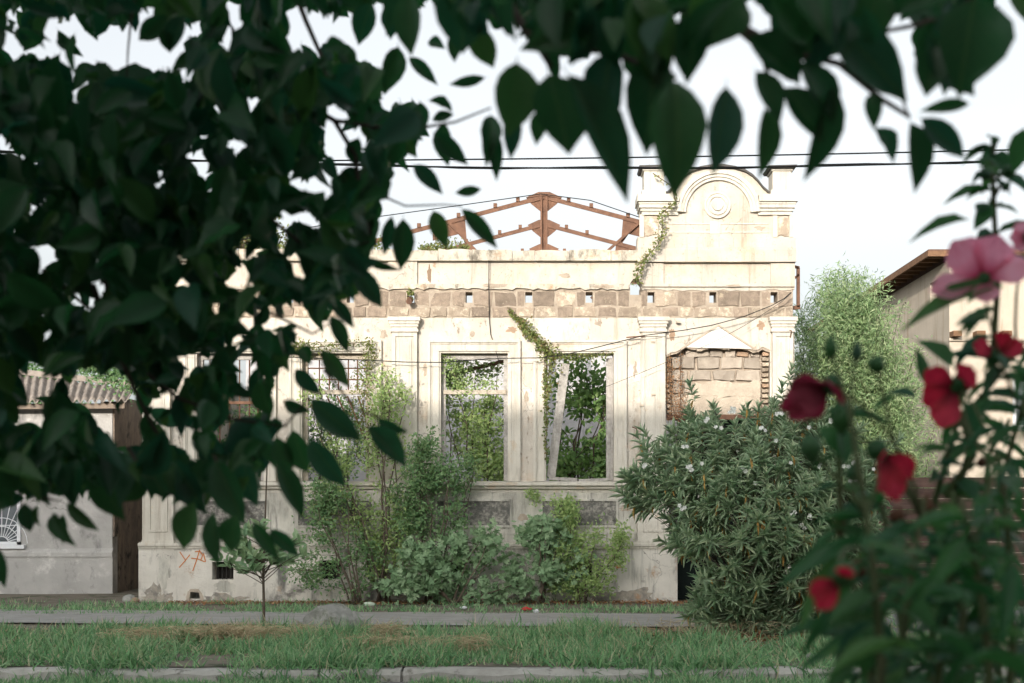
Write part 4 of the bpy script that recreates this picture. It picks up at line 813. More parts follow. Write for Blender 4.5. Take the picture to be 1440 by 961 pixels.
B = np.array(B); D = np.array(D); U = np.array(U); n = len(B); dry = rng.uniform(0, 1, n) < .02; Ln = .165*rng.uniform(.6, 1.25, n); Wd = .026*rng.uniform(.8, 1.2, n)
Ln *= np.interp(B[:, 2], [.3, 1.6, 2.6], [1.15, 1.0, .8]); leaves(OL, B[~dry], D[~dry], U[~dry], Ln[~dry], Wd[~dry], T_LANCE, lf_ole, 240)
leaves(OL, B[dry], D[dry]*.4+np.array([0,0,-1]), U[dry], Ln[dry], Wd[dry], T_LANCE, lf_ole_dry, 0, sname='yellow_leaves')
Bd = np.array([tuple(at(1134, 752, 15.6)+Vector((random.uniform(-.05,.05), random.uniform(-.04,.04), 0))) for _ in range(9)])
leaf_parts('yellow_leaf', Bd, V3(9)*.25+np.array([0,0,-1]), V3(9)+np.array([0,-1,0]), .14, .03, T_LANCE, lf_ole_dry, OL)
fl = [(983,656),(972,658),(1072,640),(1090,622),(1150,655),(1190,655),(1197,650),(1047,660),(1117,722),(1136,727),(1128,742),(1075,605),(995,592),(965,628),(1010,600),(1140,600),(1165,592),(1108,650),(958,715),(1060,680),(1200,675),(1225,660),(1095,585),(1030,578),(905,655)]
for a, b in fl:
    for k in range(random.choice((1, 2, 3, 5))):
        p = at(a+random.uniform(-5, 5), b+random.uniform(-4, 4), 15.5+random.uniform(0, .3)); ax = Vector((random.uniform(-.6, .6), -1, random.uniform(-.2, .7))).normalized(); s1 = ax.cross(Vector((0, 0, 1))).normalized(); s2 = ax.cross(s1); m = MB()
        for j in range(5):
            t = 2*math.pi*j/5; d = s1*math.cos(t)+s2*math.sin(t); e = s1*math.cos(t+1.3)+s2*math.sin(t+1.3); n0 = len(m.v); r = .023
            m.v += [tuple(p), tuple(p+d*r*.8+ax*.008-e*.008), tuple(p+d*r+e*r*.5+ax*.005), tuple(p+d*r*.3+e*r*.8+ax*.006)]; m.f.append((n0, n0+1, n0+2, n0+3))
        m.build('flower', petal_white, OL)
# sapling
sb = at(371, 0, 16.9); SP = thing('sapling', (sb.x, 16.9, .1), 'young broad-leaved sapling with a straight thin trunk on the verge', 'tree')
c = [at(371, 893, 16.9), at(371, 850, 16.9), at(370, 800, 16.9), at(372, 760, 16.9), at(374, 700, 16.9), at(376, 640, 16.9), at(377, 600, 16.9)]; c[0].z = .08
MB().tube(c, .019, .005, 7).build('trunk', bark if False else twig_m, SP, True)
B, D, U = [], [], []; m = MB()
for i in range(36):
    h = random.uniform(.22, 1.0)**.8; rootp = at(371, 858-98*h, 16.9); a = random.uniform(0, 2*math.pi); sp_ = random.uniform(.3, .72)*(1.1-.6*h); tip = rootp+Vector((math.cos(a)*sp_, math.sin(a)*sp_*.8, random.uniform(.08, .34))); c = curve(rootp, tip, .08, 5, .02); m.tube(c, .006, .003, 4)
    ax = (tip-rootp).normalized()
    for k in range(8):
        w = random.uniform(.5, 1); p = rootp.lerp(tip, w); t = random.uniform(0, 6.3); d = ax*.6+Vector((math.cos(t), math.sin(t), random.uniform(-.4, 1.3)))*.8
        B.append(tuple(p)); D.append(tuple(d)); U.append((random.uniform(-.5, .5), -1, random.uniform(0, 1)))
m.build('twigs', twig_m, SP, True)['kind'] = 'stuff'
leaves(SP, B, D, U, .17*rng.uniform(.7, 1.2, len(B)), .05, T_LANCE, lf_sap, 290)
# ---------------- grass ----------------
def grass(name, n, x0, x1, y0, y1, h0, h1, w, material, dens=None, lean=.45, zf=gz):
    xs = rng.uniform(x0, x1, n*2); ys = rng.uniform(y0, y1, n*2)
    nv = np.array([noise.noise(Vector((a*1.1, b*1.6, 0)))+.6*noise.noise(Vector((a*3.5, b*3.5, 7))) for a, b in zip(xs, ys)])
    k = rng.uniform(-.55, .5, n*2) < nv+(dens(xs, ys) if dens else 0); xs, ys, nv = xs[k][:n], ys[k][:n], nv[k][:n]; n = len(xs)
    B = np.stack([xs, ys, np.array([zf(y) for y in ys])-.005], 1); D = V3(n)*lean*np.array([1, 1, .2])+np.array([0, 0, 1]); U = V3(n)+np.array([0, -.3, .2])
    o = leaf_obj(name, B, D, U, rng.uniform(h0, h1, n)*(1+.9*nv.clip(-.6, .7)), w*rng.uniform(.6, 1.3, n), T_BLADE, material); o['kind'] = 'stuff'; props(o, cat=None); return o
bare = lambda x, y: .0-.5*np.clip((y-16.2)/.5, 0, 1)-1.0*np.exp(-(((x-(371-765)/2000*16.9)/.6)**2+((y-16.7)/.28)**2))-1.2*np.exp(-(((x-2.6)/1.6)**2+((y-16.2)/.7)**2))-.8*np.clip((x-3.2)/1.5, 0, 1)
g = grass('grass', 44000, -7.5, 7.5, 13.03, 16.75, .06, .19, .015, lf_grass, bare, .6); props(g, 'long green grass covering the verge between pavement and kerb', 'grass')
g = grass('grass', 9000, -6, 6, 12.1, 12.62, .04, .09, .012, lf_grass, lambda x, y: (y-12.5)*.9); props(g, 'ragged grass growing in the gutter in front of the kerb', 'grass')
g = grass('weeds', 17000, -9, 9, 19.8, 22.85, .03, .10, .013, lf_grass, lambda x, y: -.12-.5*np.abs(y-20.6)/1.5+.25*(x < -3.5)); props(g, 'short weeds in the dirt strip at the foot of the house', 'weeds')
g = grass('weeds', 5000, 3.5, 11, 15, 21.2, .04, .13, .013, lf_grass, lambda x, y: -.15); props(g, 'sparse weeds scattered over the gravel drive at right', 'weeds')
g = grass('grass_tufts', 5200, -7, 6, 12.70, 13.08, .05, .19, .014, lf_grass, lambda x, y: -.35, .7); props(g, 'tufts of grass leaning over the kerb stones', 'grass')
g = grass('dry_grass', 9500, -7, 5.5, 13.1, 17, .08, .2, .008, straw, lambda x, y: -.25, 1.2); props(g, 'dry straw coloured blades lying among the verge grass', 'dry grass')
def heap(px, py, Y, rx, n, label):
    c = at(px, py, Y); c.z = gz(Y); B = rng.normal(size=(n, 3))*np.array([rx, rx*.35, .0])+np.array(c)+np.array([0, 0, .05]); B[:, 2] += rng.uniform(0, .14, n)
    o = leaf_obj('dry_grass_heap', B, V3(n)*np.array([1, 1, .25]), V3(n)+np.array([0, 0, 1]), .14, .006, T_BLADE, straw); o['kind'] = 'stuff'; props(o, label, 'dry grass')
heap(560, 930, 14.0, .25, 700, 'flattened straw along the kerb below the fig bush'); heap(200, 905, 14.9, .2, 500, 'thin straw patch in the grass below the house corner'); heap(325, 908, 15.2, .34, 1500, 'mown straw heap in the grass left of the sapling'); heap(545, 895, 15.3, .10, 350, 'upright dry tuft in the grass below the fig bush'); heap(430, 905, 15.3, .12, 260, 'small straw heap right of the sapling foot'); heap(660, 925, 14.0, .12, 260, 'dry grass tuft at the kerb below the third window')
heap(1030, 905, 15.9, .5, 500, 'brown leaf litter under the left edge of the oleander')
nl = 2600; B = np.stack([rng.uniform(-6, 4, nl), 22.55+rng.normal(0, .22, nl).clip(-1.2, .3), np.full(nl, .02)], 1); o = leaf_obj('leaf_litter', B, V3(nl)*np.array([1,1,.2]), V3(nl)*.4+np.array([0,0,1]), .05, .035, T_SMALL, lf_dry); o['kind'] = 'stuff'; props(o, 'brown fallen leaves scattered at the foot of the house wall', 'leaf litter')
nl = 1500; B = np.stack([rng.normal(2.1, 1.0, nl), rng.normal(15.6, .5, nl), np.full(nl, .12)], 1); o = leaf_obj('leaf_litter', B, V3(nl)*np.array([1,1,.2]), V3(nl)*.4+np.array([0,0,1]), .09, .02, T_SMALL, lf_dry); o['kind'] = 'stuff'; props(o, 'fallen dry leaves on bare soil in front of the oleander', 'leaf litter')
# rocks, litter
def rock(name, px, py, Y, r, label, cat='rock', material=rock_m, sq=(1, .8, .75)):
    bm = bmesh.new(); bmesh.ops.create_icosphere(bm, subdivisions=3, radius=r)
    for v in bm.verts: v.co += v.co.normalized()*r*.28*noise.noise(v.co/r*1.3+Vector((px*.1, 0, 0)))+v.co.normalized()*r*.06*noise.noise(v.co/r*5)
    for v in bm.verts: v.co = Vector((v.co.x*sq[0], v.co.y*sq[1], v.co.z*sq[2]))
    me = bpy.data.meshes.new(name); bm.to_mesh(me); bm.free(); o = link(name, me, None, material); p = at(px, py, Y); o.location = (p.x, Y, gz(Y)+r*.42); return props(o, label, cat)
rock('boulder', 466, 885, 16.0, .30, 'grey rounded boulder half sunk in the grass right of the sapling'); rock('boulder', 492, 880, 16.8, .19, 'smaller stone behind the boulder in the grass')
rock('stone_rubble', 181, 838, 22.9, .10, 'small rubble stone in the gap beside the house corner'); rock('stone_rubble', 190, 834, 22.7, .07, 'smallest brick-red rubble piece against the house corner', 'rock', brick_m); rock('stone_rubble', 1140, 938, 13.6, .05, 'grey stone lump beside the kerb under the oleander')
def crumple(name, px, Y, r, material, label, sq=(1, .7, .6), cat='litter'):
    bm = bmesh.new(); bmesh.ops.create_icosphere(bm, subdivisions=2, radius=r)
    for v in bm.verts: v.co *= random.uniform(.65, 1.15); v.co = Vector((v.co.x*sq[0], v.co.y*sq[1], v.co.z*sq[2]))
    me = bpy.data.meshes.new(name); bm.to_mesh(me); bm.free(); o = link(name, me, None, material); o.location = (at(px, 0, Y).x, Y, gz(Y)+r*.5); return props(o, label, cat)
red_p = mat('red_packet', (.55, .03, .03), (.45, .03, .03), rough=.4, bump=0); white_p = mat('white_paper', (.7, .72, .74), (.62, .64, .66), rough=.6, bump=0)
crumple('litter', 741, 20.9, .06, red_p, 'crumpled red packet lying on the dirt near the pavement', (1.4, .7, .5)); crumple('litter', 754, 20.5, .05, white_p, 'crumpled white paper just right of the red packet')
crumple('litter', 652, 21.2, .05, white_p, 'pale crumpled paper on the dirt below the fig bush', (1.3, .7, .5)); crumple('litter', 520, 22.0, .05, mat('green_bottle_plastic', (.35, .5, .4), (.5, .55, .45), rough=.3, bump=0), 'squashed greenish plastic bottle on the dirt left of the fig bush', (2.1, .7, .7))
# ================= overhanging tree in the foreground =================
TR = thing('garden_tree', (-2.1, 2.6, 0), 'dark broad-leaved tree overhanging the whole left side and top of the view', 'tree')
TC = [Vector((-2.1, 2.6, -.05)), Vector((-2.05, 2.62, 1.0)), Vector((-1.95, 2.6, 2.0)), Vector((-1.85, 2.55, 2.9)), Vector((-1.9, 2.6, 4.2))]
MB().tube(TC, .14, .07, 10).build('trunk', bark, TR, True)
def limb(pts, r0, r1, name='limb'): MB().tube(pts, r0, r1, 6).build(name, bark, TR, True)
limb([(-1.9,2.6,2.6),(-1.3,2.5,2.8),(-.6,2.35,2.86),(.1,2.2,2.84),(.7,2.1,2.7)], .05, .012)
limb([(-1.9,2.6,2.4),(-1.2,2.1,2.6),(-.5,1.7,2.52),(.2,1.5,2.42),(.75,1.45,2.28)], .04, .01)
limb([(-1.98,2.6,1.8),(-1.6,2.5,2.05),(-1.2,2.4,2.05),(-.85,2.3,1.9)], .035, .012)
limb([(-1.9,2.6,3.1),(-1.4,3.3,3.3),(-.7,3.5,3.2)], .035, .012)
# twigs: pixel polylines at a depth
def twig(pts, Y, r=.0035, Y2=None, name='twig'):
    n = len(pts); MB().tube([at(a, b, Y+((Y2 or Y)-Y)*i/(n-1)) for i, (a, b) in enumerate(pts)], r*1.3, r*.6, 5).build(name, bark, TR, True)
for pts, Y, Y2, r in [([(196,-30),(184,30),(180,70),(178,112)], 2.3, 2.3, .002), ([(285,-40),(300,10),(327,40),(329,110),(325,160)], 2.5, 2.6, .003), ([(395,-60),(430,30),(452,80),(465,130),(500,160)], 2.4, 2.3, .004),
    ([(140,360),(160,440),(200,520),(250,560),(330,590)], 2.3, 2.2, .004), ([(130,400),(155,470),(190,550),(215,600),(240,640)], 2.2, 2.2, .004), ([(60,380),(120,430),(170,460)], 2.4, 2.4, .003),
    ([(400,130),(470,170),(500,220),(505,270),(520,325),(530,345)], 2.3, 2.3, .004), ([(505,262),(540,277),(570,290),(600,289),(625,288),(650,290)], 2.3, 2.3, .0017), ([(520,180),(590,180),(640,172),(690,152)], 2.2, 1.9, .0022), ([(470,170),(540,180),(590,182)], 2.3, 2.2, .003),
    ([(690,-40),(730,30),(760,70),(775,95)], 1.6, 1.55, .005), ([(760,70),(850,70),(900,90),(950,110)], 1.55, 1.45, .004), ([(930,-30),(990,10),(1030,35),(1070,70),(1085,125)], 1.5, 1.5, .004), ([(1085,125),(1078,140),(1074,146)], 1.5, 1.5, .0015), ([(1035,35),(1100,70),(1180,90),(1240,140),(1280,165)], 1.5, 1.5, .004),
    ([(1400,-30),(1345,15),(1290,35),(1240,45),(1200,50)], 1.6, 1.5, .003), ([(1215,50),(1262,120),(1278,165)], 1.5, 1.5, .002), ([(455,520),(500,575),(540,590)], 2.1, 2.1, .002), ([(330,590),(400,600),(435,560)], 2.2, 2.1, .002), ([(300,640),(350,720),(360,730)], 2.1, 2.1, .002), ([(180,630),(215,690),(260,700)], 2.1, 2.1, .0025),
    ([(380,440),(440,470),(470,450)], 2.2, 2.2, .002), ([(370,300),(420,340),(490,350),(520,340)], 2.3, 2.3, .003), ([(60,700),(90,706)], 2.1, 2.1, .0015), ([(850,40),(848,70),(870,85)], 1.7, 1.7, .0015)]: twig(pts, Y, r, Y2)
HL = [ # base, tip, width in the picture, depth, facing
 (727,80,722,185,68,1.5),(722,140,719,218,27,1.7),(690,157,688,232,34,2.0),(697,180,698,250,21,2.0),(608,185,653,228,26,2.2),(625,168,622,228,30,2.25),(572,78,613,117,19,2.3),(687,108,632,118,14,2.1),(600,141,637,152,15,2.2),(605,171,638,160,14,2.2),(637,272,676,264,15,2.3),(578,230,620,267,24,2.2),(533,205,533,253,27,2.3),(608,293,627,346,27,2.3),(645,290,698,343,24,2.2),(668,300,675,335,12,2.25),
 (567,302,565,376,33,2.2),(552,300,540,356,20,2.25),(770,95,801,214,92,1.45),(790,92,899,258,62,1.4),(765,150,752,198,26,1.7),(948,100,957,270,92,1.35),(650,-35,650,66,78,1.6),(672,30,686,90,40,1.7),(575,-20,577,74,42,1.9),(890,-10,735,62,66,1.45),(830,-30,870,70,60,1.45),(893,-20,935,125,82,1.4),(635,45,640,84,20,2),(1022,112,1004,243,54,1.4),(1075,145,1083,240,38,1.5),(1172,110,1155,244,45,1.45),(1098,118,1158,192,48,1.45),(1228,178,1254,229,25,1.6),(1278,165,1305,259,44,1.5),(1290,162,1356,220,36,1.5),(1372,-15,1352,125,92,1.35),(1300,35,1378,128,60,1.4),(1368,146,1302,153,20,1.5),(1160,20,1270,132,70,1.4),(1225,128,1227,176,26,1.5),(1095,40,1156,95,34,1.5),(1205,-20,1135,62,60,1.45),(1415,-25,1446,36,32,1.6),(1085,-25,1100,30,44,1.5),(1030,-20,1000,60,60,1.4),(985,10,968,110,64,1.4),(1240,-25,1215,60,60,1.45),(1345,0,1335,125,70,1.45),(1320,60,1300,130,50,1.4),(1045,50,1130,110,56,1.45),(1120,80,1175,170,56,1.45),(1060,95,1100,165,40,1.45),(1215,90,1262,130,36,1.5),(925,60,905,200,70,1.4),(860,60,845,195,56,1.45),
 (512,596,570,655,30,2.1),(527,588,572,608,19,2.15),(431,557,502,618,40,2.1),(431,612,481,684,36,2.1),(410,600,431,664,40,2.15),(385,644,430,720,33,2.0),(362,533,375,586,34,2.1),(396,562,435,578,22,2.2),(449,488,491,544,26,2.2),(413,517,446,553,24,2.2),(422,486,437,513,21,2.2),(463,440,490,496,23,2.2),(459,416,498,456,21,2.2),(495,370,535,429,31,2.15),(462,352,493,418,28,2.2),(510,361,561,381,15,2.2),(430,333,443,409,32,2.15),(398,392,424,408,16,2.2),(450,365,470,400,24,2.2),(433,427,462,450,22,2.25),(380,480,420,500,20,2.3),
 (275,700,254,772,43,2.0),(300,715,303,793,29,2.0),(335,720,315,776,39,2.0),(353,730,391,784,22,2.05),(375,742,419,783,20,2.05),(73,717,107,766,26,2.05),(90,704,137,746,20,2.05),(33,704,38,749,24,2.1),(55,708,56,740,11,2.1),(-8,765,8,820,24,2.0),(140,660,160,731,46,2.1),(88,720,92,762,14,2.1),(300,640,345,735,46,2.1),(240,640,290,720,46,2.1),(205,640,232,700,40,2.1),(110,640,105,712,40,2.1),(60,650,62,712,44,2.1),(20,640,12,712,44,2.1),(340,640,355,712,38,2.15),(385,610,408,668,30,2.15),
 (240,20,192,52,30,2.2),(262,0,212,40,34,2.25),(262,20,234,66,30,2.2),(228,38,236,68,20,2.2),(195,-5,150,28,26,2.3),(300,75,240,95,26,2.2),(505,290,520,330,24,2.3),(480,235,500,300,30,2.3),(470,250,512,250,34,2.3),(500,120,498,180,34,2.3),(520,140,535,205,32,2.3),(560,150,565,205,26,2.3),(590,140,595,180,24,2.3),(490,100,450,150,36,2.3),(545,95,512,140,30,2.3),(600,60,625,70,16,2.3),(505,190,500,235,28,2.3),(560,180,585,220,26,2.3),(525,0,500,55,36,2.3),(560,0,545,50,32,2.3),(480,60,500,110,30,2.3),(560,60,540,130,30,2.25)]
B, D, U, LN, WD = [], [], [], [], []
for bx, by, tx, ty, w, d in HL:
    p = at(bx, by, d); dd = random.uniform(-.25, .25)*.06; q = at(tx, ty, d); q.y += dd; ax = q-p; l = ax.length
    B.append(tuple(p)); D.append(tuple(ax)); U.append((random.uniform(-.35, .35), -1, random.uniform(-.25, .35))); LN.append(l*1.03); WD.append(w/F*d*1.0)
nh = len(B)
gaps = [(8,25,10,14),(12,60,12,16),(25,82,9,8),(65,67,21,11),(100,30,9,14),(125,70,16,13),(70,32,9,8),(142,20,8,9),(150,60,18,22),(180,85,38,22),(210,75,50,22),(210,30,18,28),(250,62,18,14),(97,100,6,12),(105,118,9,9),(97,147,6,6),(278,35,11,14),(265,100,8,6),(247,22,9,12),(332,22,13,26),(342,48,8,10),(328,60,8,10),(415,30,14,18),(428,18,8,12),(455,42,16,12),(470,50,12,6),(410,67,7,8),(437,62,7,9),(447,78,6,7),(350,145,8,9),(303,155,6,5),(283,190,5,6),(335,203,13,7),(280,222,10,7),(290,250,9,15),(247,222,5,8),(222,256,9,7),(187,160,6,6),(120,190,7,8),(5,208,9,7),(33,218,6,10),(63,229,8,7),(5,258,7,6),(47,300,14,8),(450,260,9,16),(412,252,7,7),(428,271,6,6),(425,302,9,6),(440,315,9,6),(400,312,8,8),(468,170,18,22),(476,205,18,18),(455,186,8,8),(500,200,14,10),(492,240,16,16),(17,328,6,6),(72,364,20,11),(53,388,7,7),(132,369,6,6),(133,439,9,10),(65,467,14,7),(142,406,6,5),(108,422,6,6),(256,359,6,5),(255,397,9,8),(327,389,9,17),(342,345,8,16),(352,395,9,7),(305,437,11,9),(382,455,15,10),(350,462,7,6),(332,475,11,7),(395,350,10,14),(420,378,10,14),(135,545,42,30),(150,590,20,30),(50,535,20,22),(30,580,14,14),(60,590,10,10),(235,562,20,10),(215,520,8,12),(267,508,9,12),(290,507,9,7),(265,525,5,5),(250,612,14,12),(268,640,9,14),(397,548,14,36),(405,600,12,34),(395,640,10,22),(345,520,14,14),(345,575,22,16),(320,610,14,12),(185,560,10,20),(190,600,12,30),(385,440,10,8),(420,440,18,16),(440,470,18,14),(505,60,14,22),(490,30,6,10),(540,62,26,26),(530,20,16,8),(600,60,40,26),(560,110,20,20),(610,110,30,20),(500,150,8,8),(545,150,10,6)]
polyA = [(-90,-70),(620,-70),(590,10),(560,40),(545,120),(590,150),(605,185),(570,215),(545,260),(530,300),(530,350),(500,395),(470,430),(430,470),(405,500),(410,540),(400,600),(405,650),(365,690),(330,700),(300,690),(250,700),(200,685),(150,690),(90,700),(40,700),(-90,730)]
polyB = [(560,-70),(1440,-70),(1400,-10),(1380,60),(1300,70),(1290,20),(1240,-20),(1235,60),(1180,90),(1120,70),(1090,20),(1060,-20),(1020,40),(980,60),(950,20),(920,105),(860,75),(790,80),(740,55),(700,20),(670,45),(620,20)]
def inside(x, y, P):
    r = False; j = len(P)-1
    for i in range(len(P)):
        if (P[i][1] > y) != (P[j][1] > y) and x < (P[j][0]-P[i][0])*(y-P[i][1])/(P[j][1]-P[i][1])+P[i][0]: r = not r
        j = i
    return r
def ok(x0, y0, x1, y1, w, P):
    for t in (.12, .35, .6, .85):
        x, y = x0+(x1-x0)*t, y0+(y1-y0)*t
        if not inside(x, y, P): return False
        h = w*.36*(1 if .2 < t < .7 else .4)
        for cx, cy, rx, ry in gaps:
            if ((x-cx)/(rx+h))**2+((y-cy)/(ry+h))**2 < 1: return False
    return True
def fill(P, n, d0, d1, box, lens):
    k = 0; tries = 0
    while k < n and tries < n*14:
        tries += 1; d = random.uniform(d0, d1); x = random.uniform(box[0], box[1]); y = random.uniform(box[2], box[3]); l = random.uniform(*lens); lp = l*F/d
        a = random.gauss(0, .75); fore = random.uniform(.65, 1); x1 = x+math.sin(a)*lp*fore; y1 = y+math.cos(a)*lp*fore; w = l*random.uniform(.36, .48)
        if not ok(x, y, x1, y1, w*F/d*.8, P): continue
        p = at(x, y, d); q = at(x1, y1, d); q.y += random.choice((-1, 1))*l*math.sqrt(1-fore*fore)
        B.append(tuple(p)); D.append(tuple(q-p)); U.append((random.uniform(-.9, .9), -1, random.uniform(-.5, .9))); LN.append(l); WD.append(w); k += 1
fill(polyA, 3600, 1.95, 3.6, (-90, 620, -70, 700), (.055, .11)); fill(polyB, 520, 1.35, 2.3, (560, 1440, -70, 130), (.042, .085))
fill(polyA, 1400, 2.0, 3.0, (-90, 560, -70, 700), (.035, .06))
B = np.array(B); D = np.array(D); U = np.array(U); LN = np.array(LN); WD = np.array(WD); n = len(B)
vi = rng.integers(0, 5, n); part = np.zeros(n, bool); part[:nh] = True; part[nh:nh+300-nh if nh < 300 else nh] = True; part[nh+2300-0:] = False
for v in range(5):
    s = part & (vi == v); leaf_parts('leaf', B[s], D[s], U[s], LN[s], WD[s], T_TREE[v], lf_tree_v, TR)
s = ~part; 
for v in range(5):
    q = s & (vi == v)
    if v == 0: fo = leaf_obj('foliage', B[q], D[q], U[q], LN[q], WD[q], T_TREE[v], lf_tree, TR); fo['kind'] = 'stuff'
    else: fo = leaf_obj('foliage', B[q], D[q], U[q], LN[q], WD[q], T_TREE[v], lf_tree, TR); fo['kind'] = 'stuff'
# ================= hibiscus in the foreground =================
HB = thing('hibiscus_plant', (.62, 1.85, 0), 'tall hibiscus with pink and crimson flowers close to the viewer at right', 'hibiscus')
HS = [([(1300,1100),(1310,900),(1345,700),(1395,520),(1403,400),(1398,300),(1395,220),(1400,200)], 1.9), ([(1190,1150),(1180,900),(1183,760),(1180,650),(1178,560)], 1.7), ([(1290,1120),(1270,900),(1250,760),(1235,690)], 1.6), ([(1390,1100),(1350,850),(1310,720),(1345,600),(1395,540),(1440,480)], 1.8), ([(1420,1100),(1400,900),(1385,760),(1430,600),(1470,450)], 1.95), ([(1360,1100),(1372,860),(1390,640),(1420,590)], 2.1), ([(1240,1120),(1225,960),(1215,850),(1195,810)], 1.5), ([(1330,700),(1370,640),(1340,560)], 1.75), ([(1440,1150),(1460,900),(1450,700),(1440,560)], 1.7), ([(1255,1100),(1262,950),(1280,820),(1300,700)], 1.4), ([(1300,1100),(1320,950),(1335,820),(1340,690)], 1.5), ([(1350,1100),(1345,950),(1362,800),(1400,650)], 1.45), ([(1410,1100),(1425,900),(1418,760),(1405,640)], 1.5), ([(1380,1100),(1392,940),(1378,820),(1352,700)], 1.3), ([(1225,1100),(1240,930),(1228,800),(1215,700)], 1.3)]
sp_ = []
for pts, Y in HS:
    P = [at(a, b, Y) for a, b in pts]
    if pts[0][1] > 1000: P = [Vector((.55+.25*(P[0].x-.5), 1.85, 0)), Vector(((P[0].x+.55)/2, (1.85+Y)/2, .6))]+P
    MB().tube(P, .007, .0028, 6).build('stem', stem_green, HB, True); sp_.append((P, Y))
HLH = [(1363,309,1280,319,15,1.7),(1412,404,1266,434,26,1.6),(1395,380,1440,350,14,1.7),(1405,345,1368,335,14,1.7),(1400,245,1380,228,14,1.8),(1398,255,1428,268,14,1.8),(1397,290,1368,318,20,1.8),(1375,300,1390,280,16,1.8),(1395,225,1372,222,14,1.8),(1340,518,1300,470,30,1.7),(1300,540,1292,488,14,1.7),(1290,560,1250,545,16,1.6),(1390,450,1345,448,20,1.7),(1392,445,1345,460,14,1.7),(1398,430,1352,470,12,1.7),(1355,540,1330,580,26,1.65),(1260,560,1225,572,14,1.6),(1180,600,1183,560,26,1.5),(1350,560,1380,640,20,1.6),(1420,520,1440,560,22,1.6),(1400,500,1425,520,18,1.6),(1380,630,1355,640,10,1.7),(1405,560,1360,600,10,1.7),(1215,770,1090,800,30,1.45),(1200,780,1110,870,26,1.45),(1230,905,1120,925,20,1.4),(1240,910,1150,960,22,1.4),(1180,600,1196,650,26,1.5),(1150,600,1190,640,26,1.5),(1440,180,1430,240,26,1.7),(1420,230,1445,215,16,1.8)]
B, D, U, LN, WD = [], [], [], [], []
for bx, by, tx, ty, w, d in HLH:
    p = at(bx, by, d); q = at(tx, ty, d); q.y += random.uniform(-.01, .01); B.append(tuple(p)); D.append(tuple(q-p)); U.append((random.uniform(-.3, .3), -.7, .8)); LN.append((q-p).length); WD.append(w/F*d*1.3)
leaf_parts('leaf', B, D, U, LN, WD, T_LONG, lf_hib, HB)
B, D, U, LN = [], [], [], []
PH = [(1205,760),(1190,850),(1195,940),(1180,1010),(1460,1010),(1460,560),(1410,600),(1395,690),(1330,740),(1290,700),(1240,740)]
k = 0
while k < 230:
    x = random.uniform(1130, 1480); y = random.uniform(560, 1010); low = (y-740)/220
    if not inside(x, y, PH) or random.random() > .25+.75*min(1, max(0, low)): continue
    d = random.uniform(1.15, 2.2); l = random.uniform(.035, .075); p = at(x, y, d); a = random.uniform(-1.9, 1.9); dd = Vector((math.sin(a), random.uniform(-.6, .6), -math.cos(a)*.8+.2)); B.append(tuple(p)); D.append(tuple(dd)); U.append((random.uniform(-.8, .8), random.uniform(-1, .2), 1)); LN.append(l); k += 1
B = np.array(B); D = np.array(D); U = np.array(U); LN = np.array(LN); h = len(B)//2
nA = 100
leaf_parts('leaf', B[:nA], D[:nA], U[:nA], LN[:nA]*.8, LN[:nA]*.6, T_PALM, lf_hib, HB); leaf_parts('leaf', B[h:h+nA], D[h:h+nA], U[h:h+nA], LN[h:h+nA]*1.1, LN[h:h+nA]*.26, T_LONG, lf_hib, HB)
r = np.ones(len(B), bool); r[:nA] = False; r[h:h+nA] = False; i = np.arange(len(B)); a = r & (i < h); b = r & (i >= h)
leaf_obj('foliage', B[a], D[a], U[a], LN[a], LN[a], T_PALM, lf_hib, HB)['kind'] = 'stuff'; leaf_obj('foliage', B[b], D[b], U[b], LN[b]*1.1, LN[b]*.26, T_LONG, lf_hib, HB)['kind'] = 'stuff'
B, D, U, LN = [], [], [], []
for P, Y in sp_:
    for i in range(len(P)-1):
        for w in (0.1, .4, .7):
            p = P[i].lerp(P[i+1], w)
            if p.z < 1.42: continue
            for k in range(2): a = random.uniform(0, 6.3); B.append(tuple(p)); D.append((math.cos(a), math.sin(a)*.7, random.uniform(-.5, .4))); U.append((random.uniform(-.5, .5), -.3, 1)); LN.append(random.uniform(.035, .075))
LN = np.array(LN); leaves(HB, B, D, U, LN, LN*.36, T_LONG, lf_hib, 0)
def pedicel(q):
    best = min((x for P, Y in sp_ for x in [P[i].lerp(P[i+1], w/4) for i in range(len(P)-1) for w in range(4)]), key=lambda x: (x-q).length+(.12 if x.z > q.z+.02 else 0)); MB().tube(curve(best, q, .18, 6, .01), .0022, .0014, 5).build('flower_stalk', stem_green, HB, True)
def flower(c, face, petals, material, r, label=None, heart=lf_hib, d_eye=None):
    """petals = [(angle deg in the picture, length factor, width factor, lift)]"""
    c = Vector(c); f = Vector(face).normalized(); pedicel(c-f*.006); s1 = f.cross(Vector((0, 0, 1))).normalized()*-1; s2 = f.cross(s1).normalized(); s2 = s2 if s2.z > 0 else -s2
    if s1.x < 0: s1 = -s1
    bm = bmesh.new(); bmesh.ops.create_uvsphere(bm, u_segments=8, v_segments=6, radius=.011)
    for v in bm.verts: v.co = v.co+c-ORG[HB.name]+f*(-.006)
    me = bpy.data.meshes.new('flower'); bm.to_mesh(me); bm.free(); o = link('flower', me, HB, heart)
    if label: o['label'] = label
    me2 = bpy.data.meshes.new('petal'); tv, tf = T_PETAL; 
    for a, lf, wf, lift in petals:
        dr = s1*math.cos(R(a))+s2*math.sin(R(a))+f*lift; B_ = [tuple(c)]; leaf_parts('petal', B_, [tuple(dr)], [tuple(f+Vector((random.uniform(-.15, .15), 0, random.uniform(-.15, .15))))], r*lf, r*wf, T_PETAL, material, o)
    return o
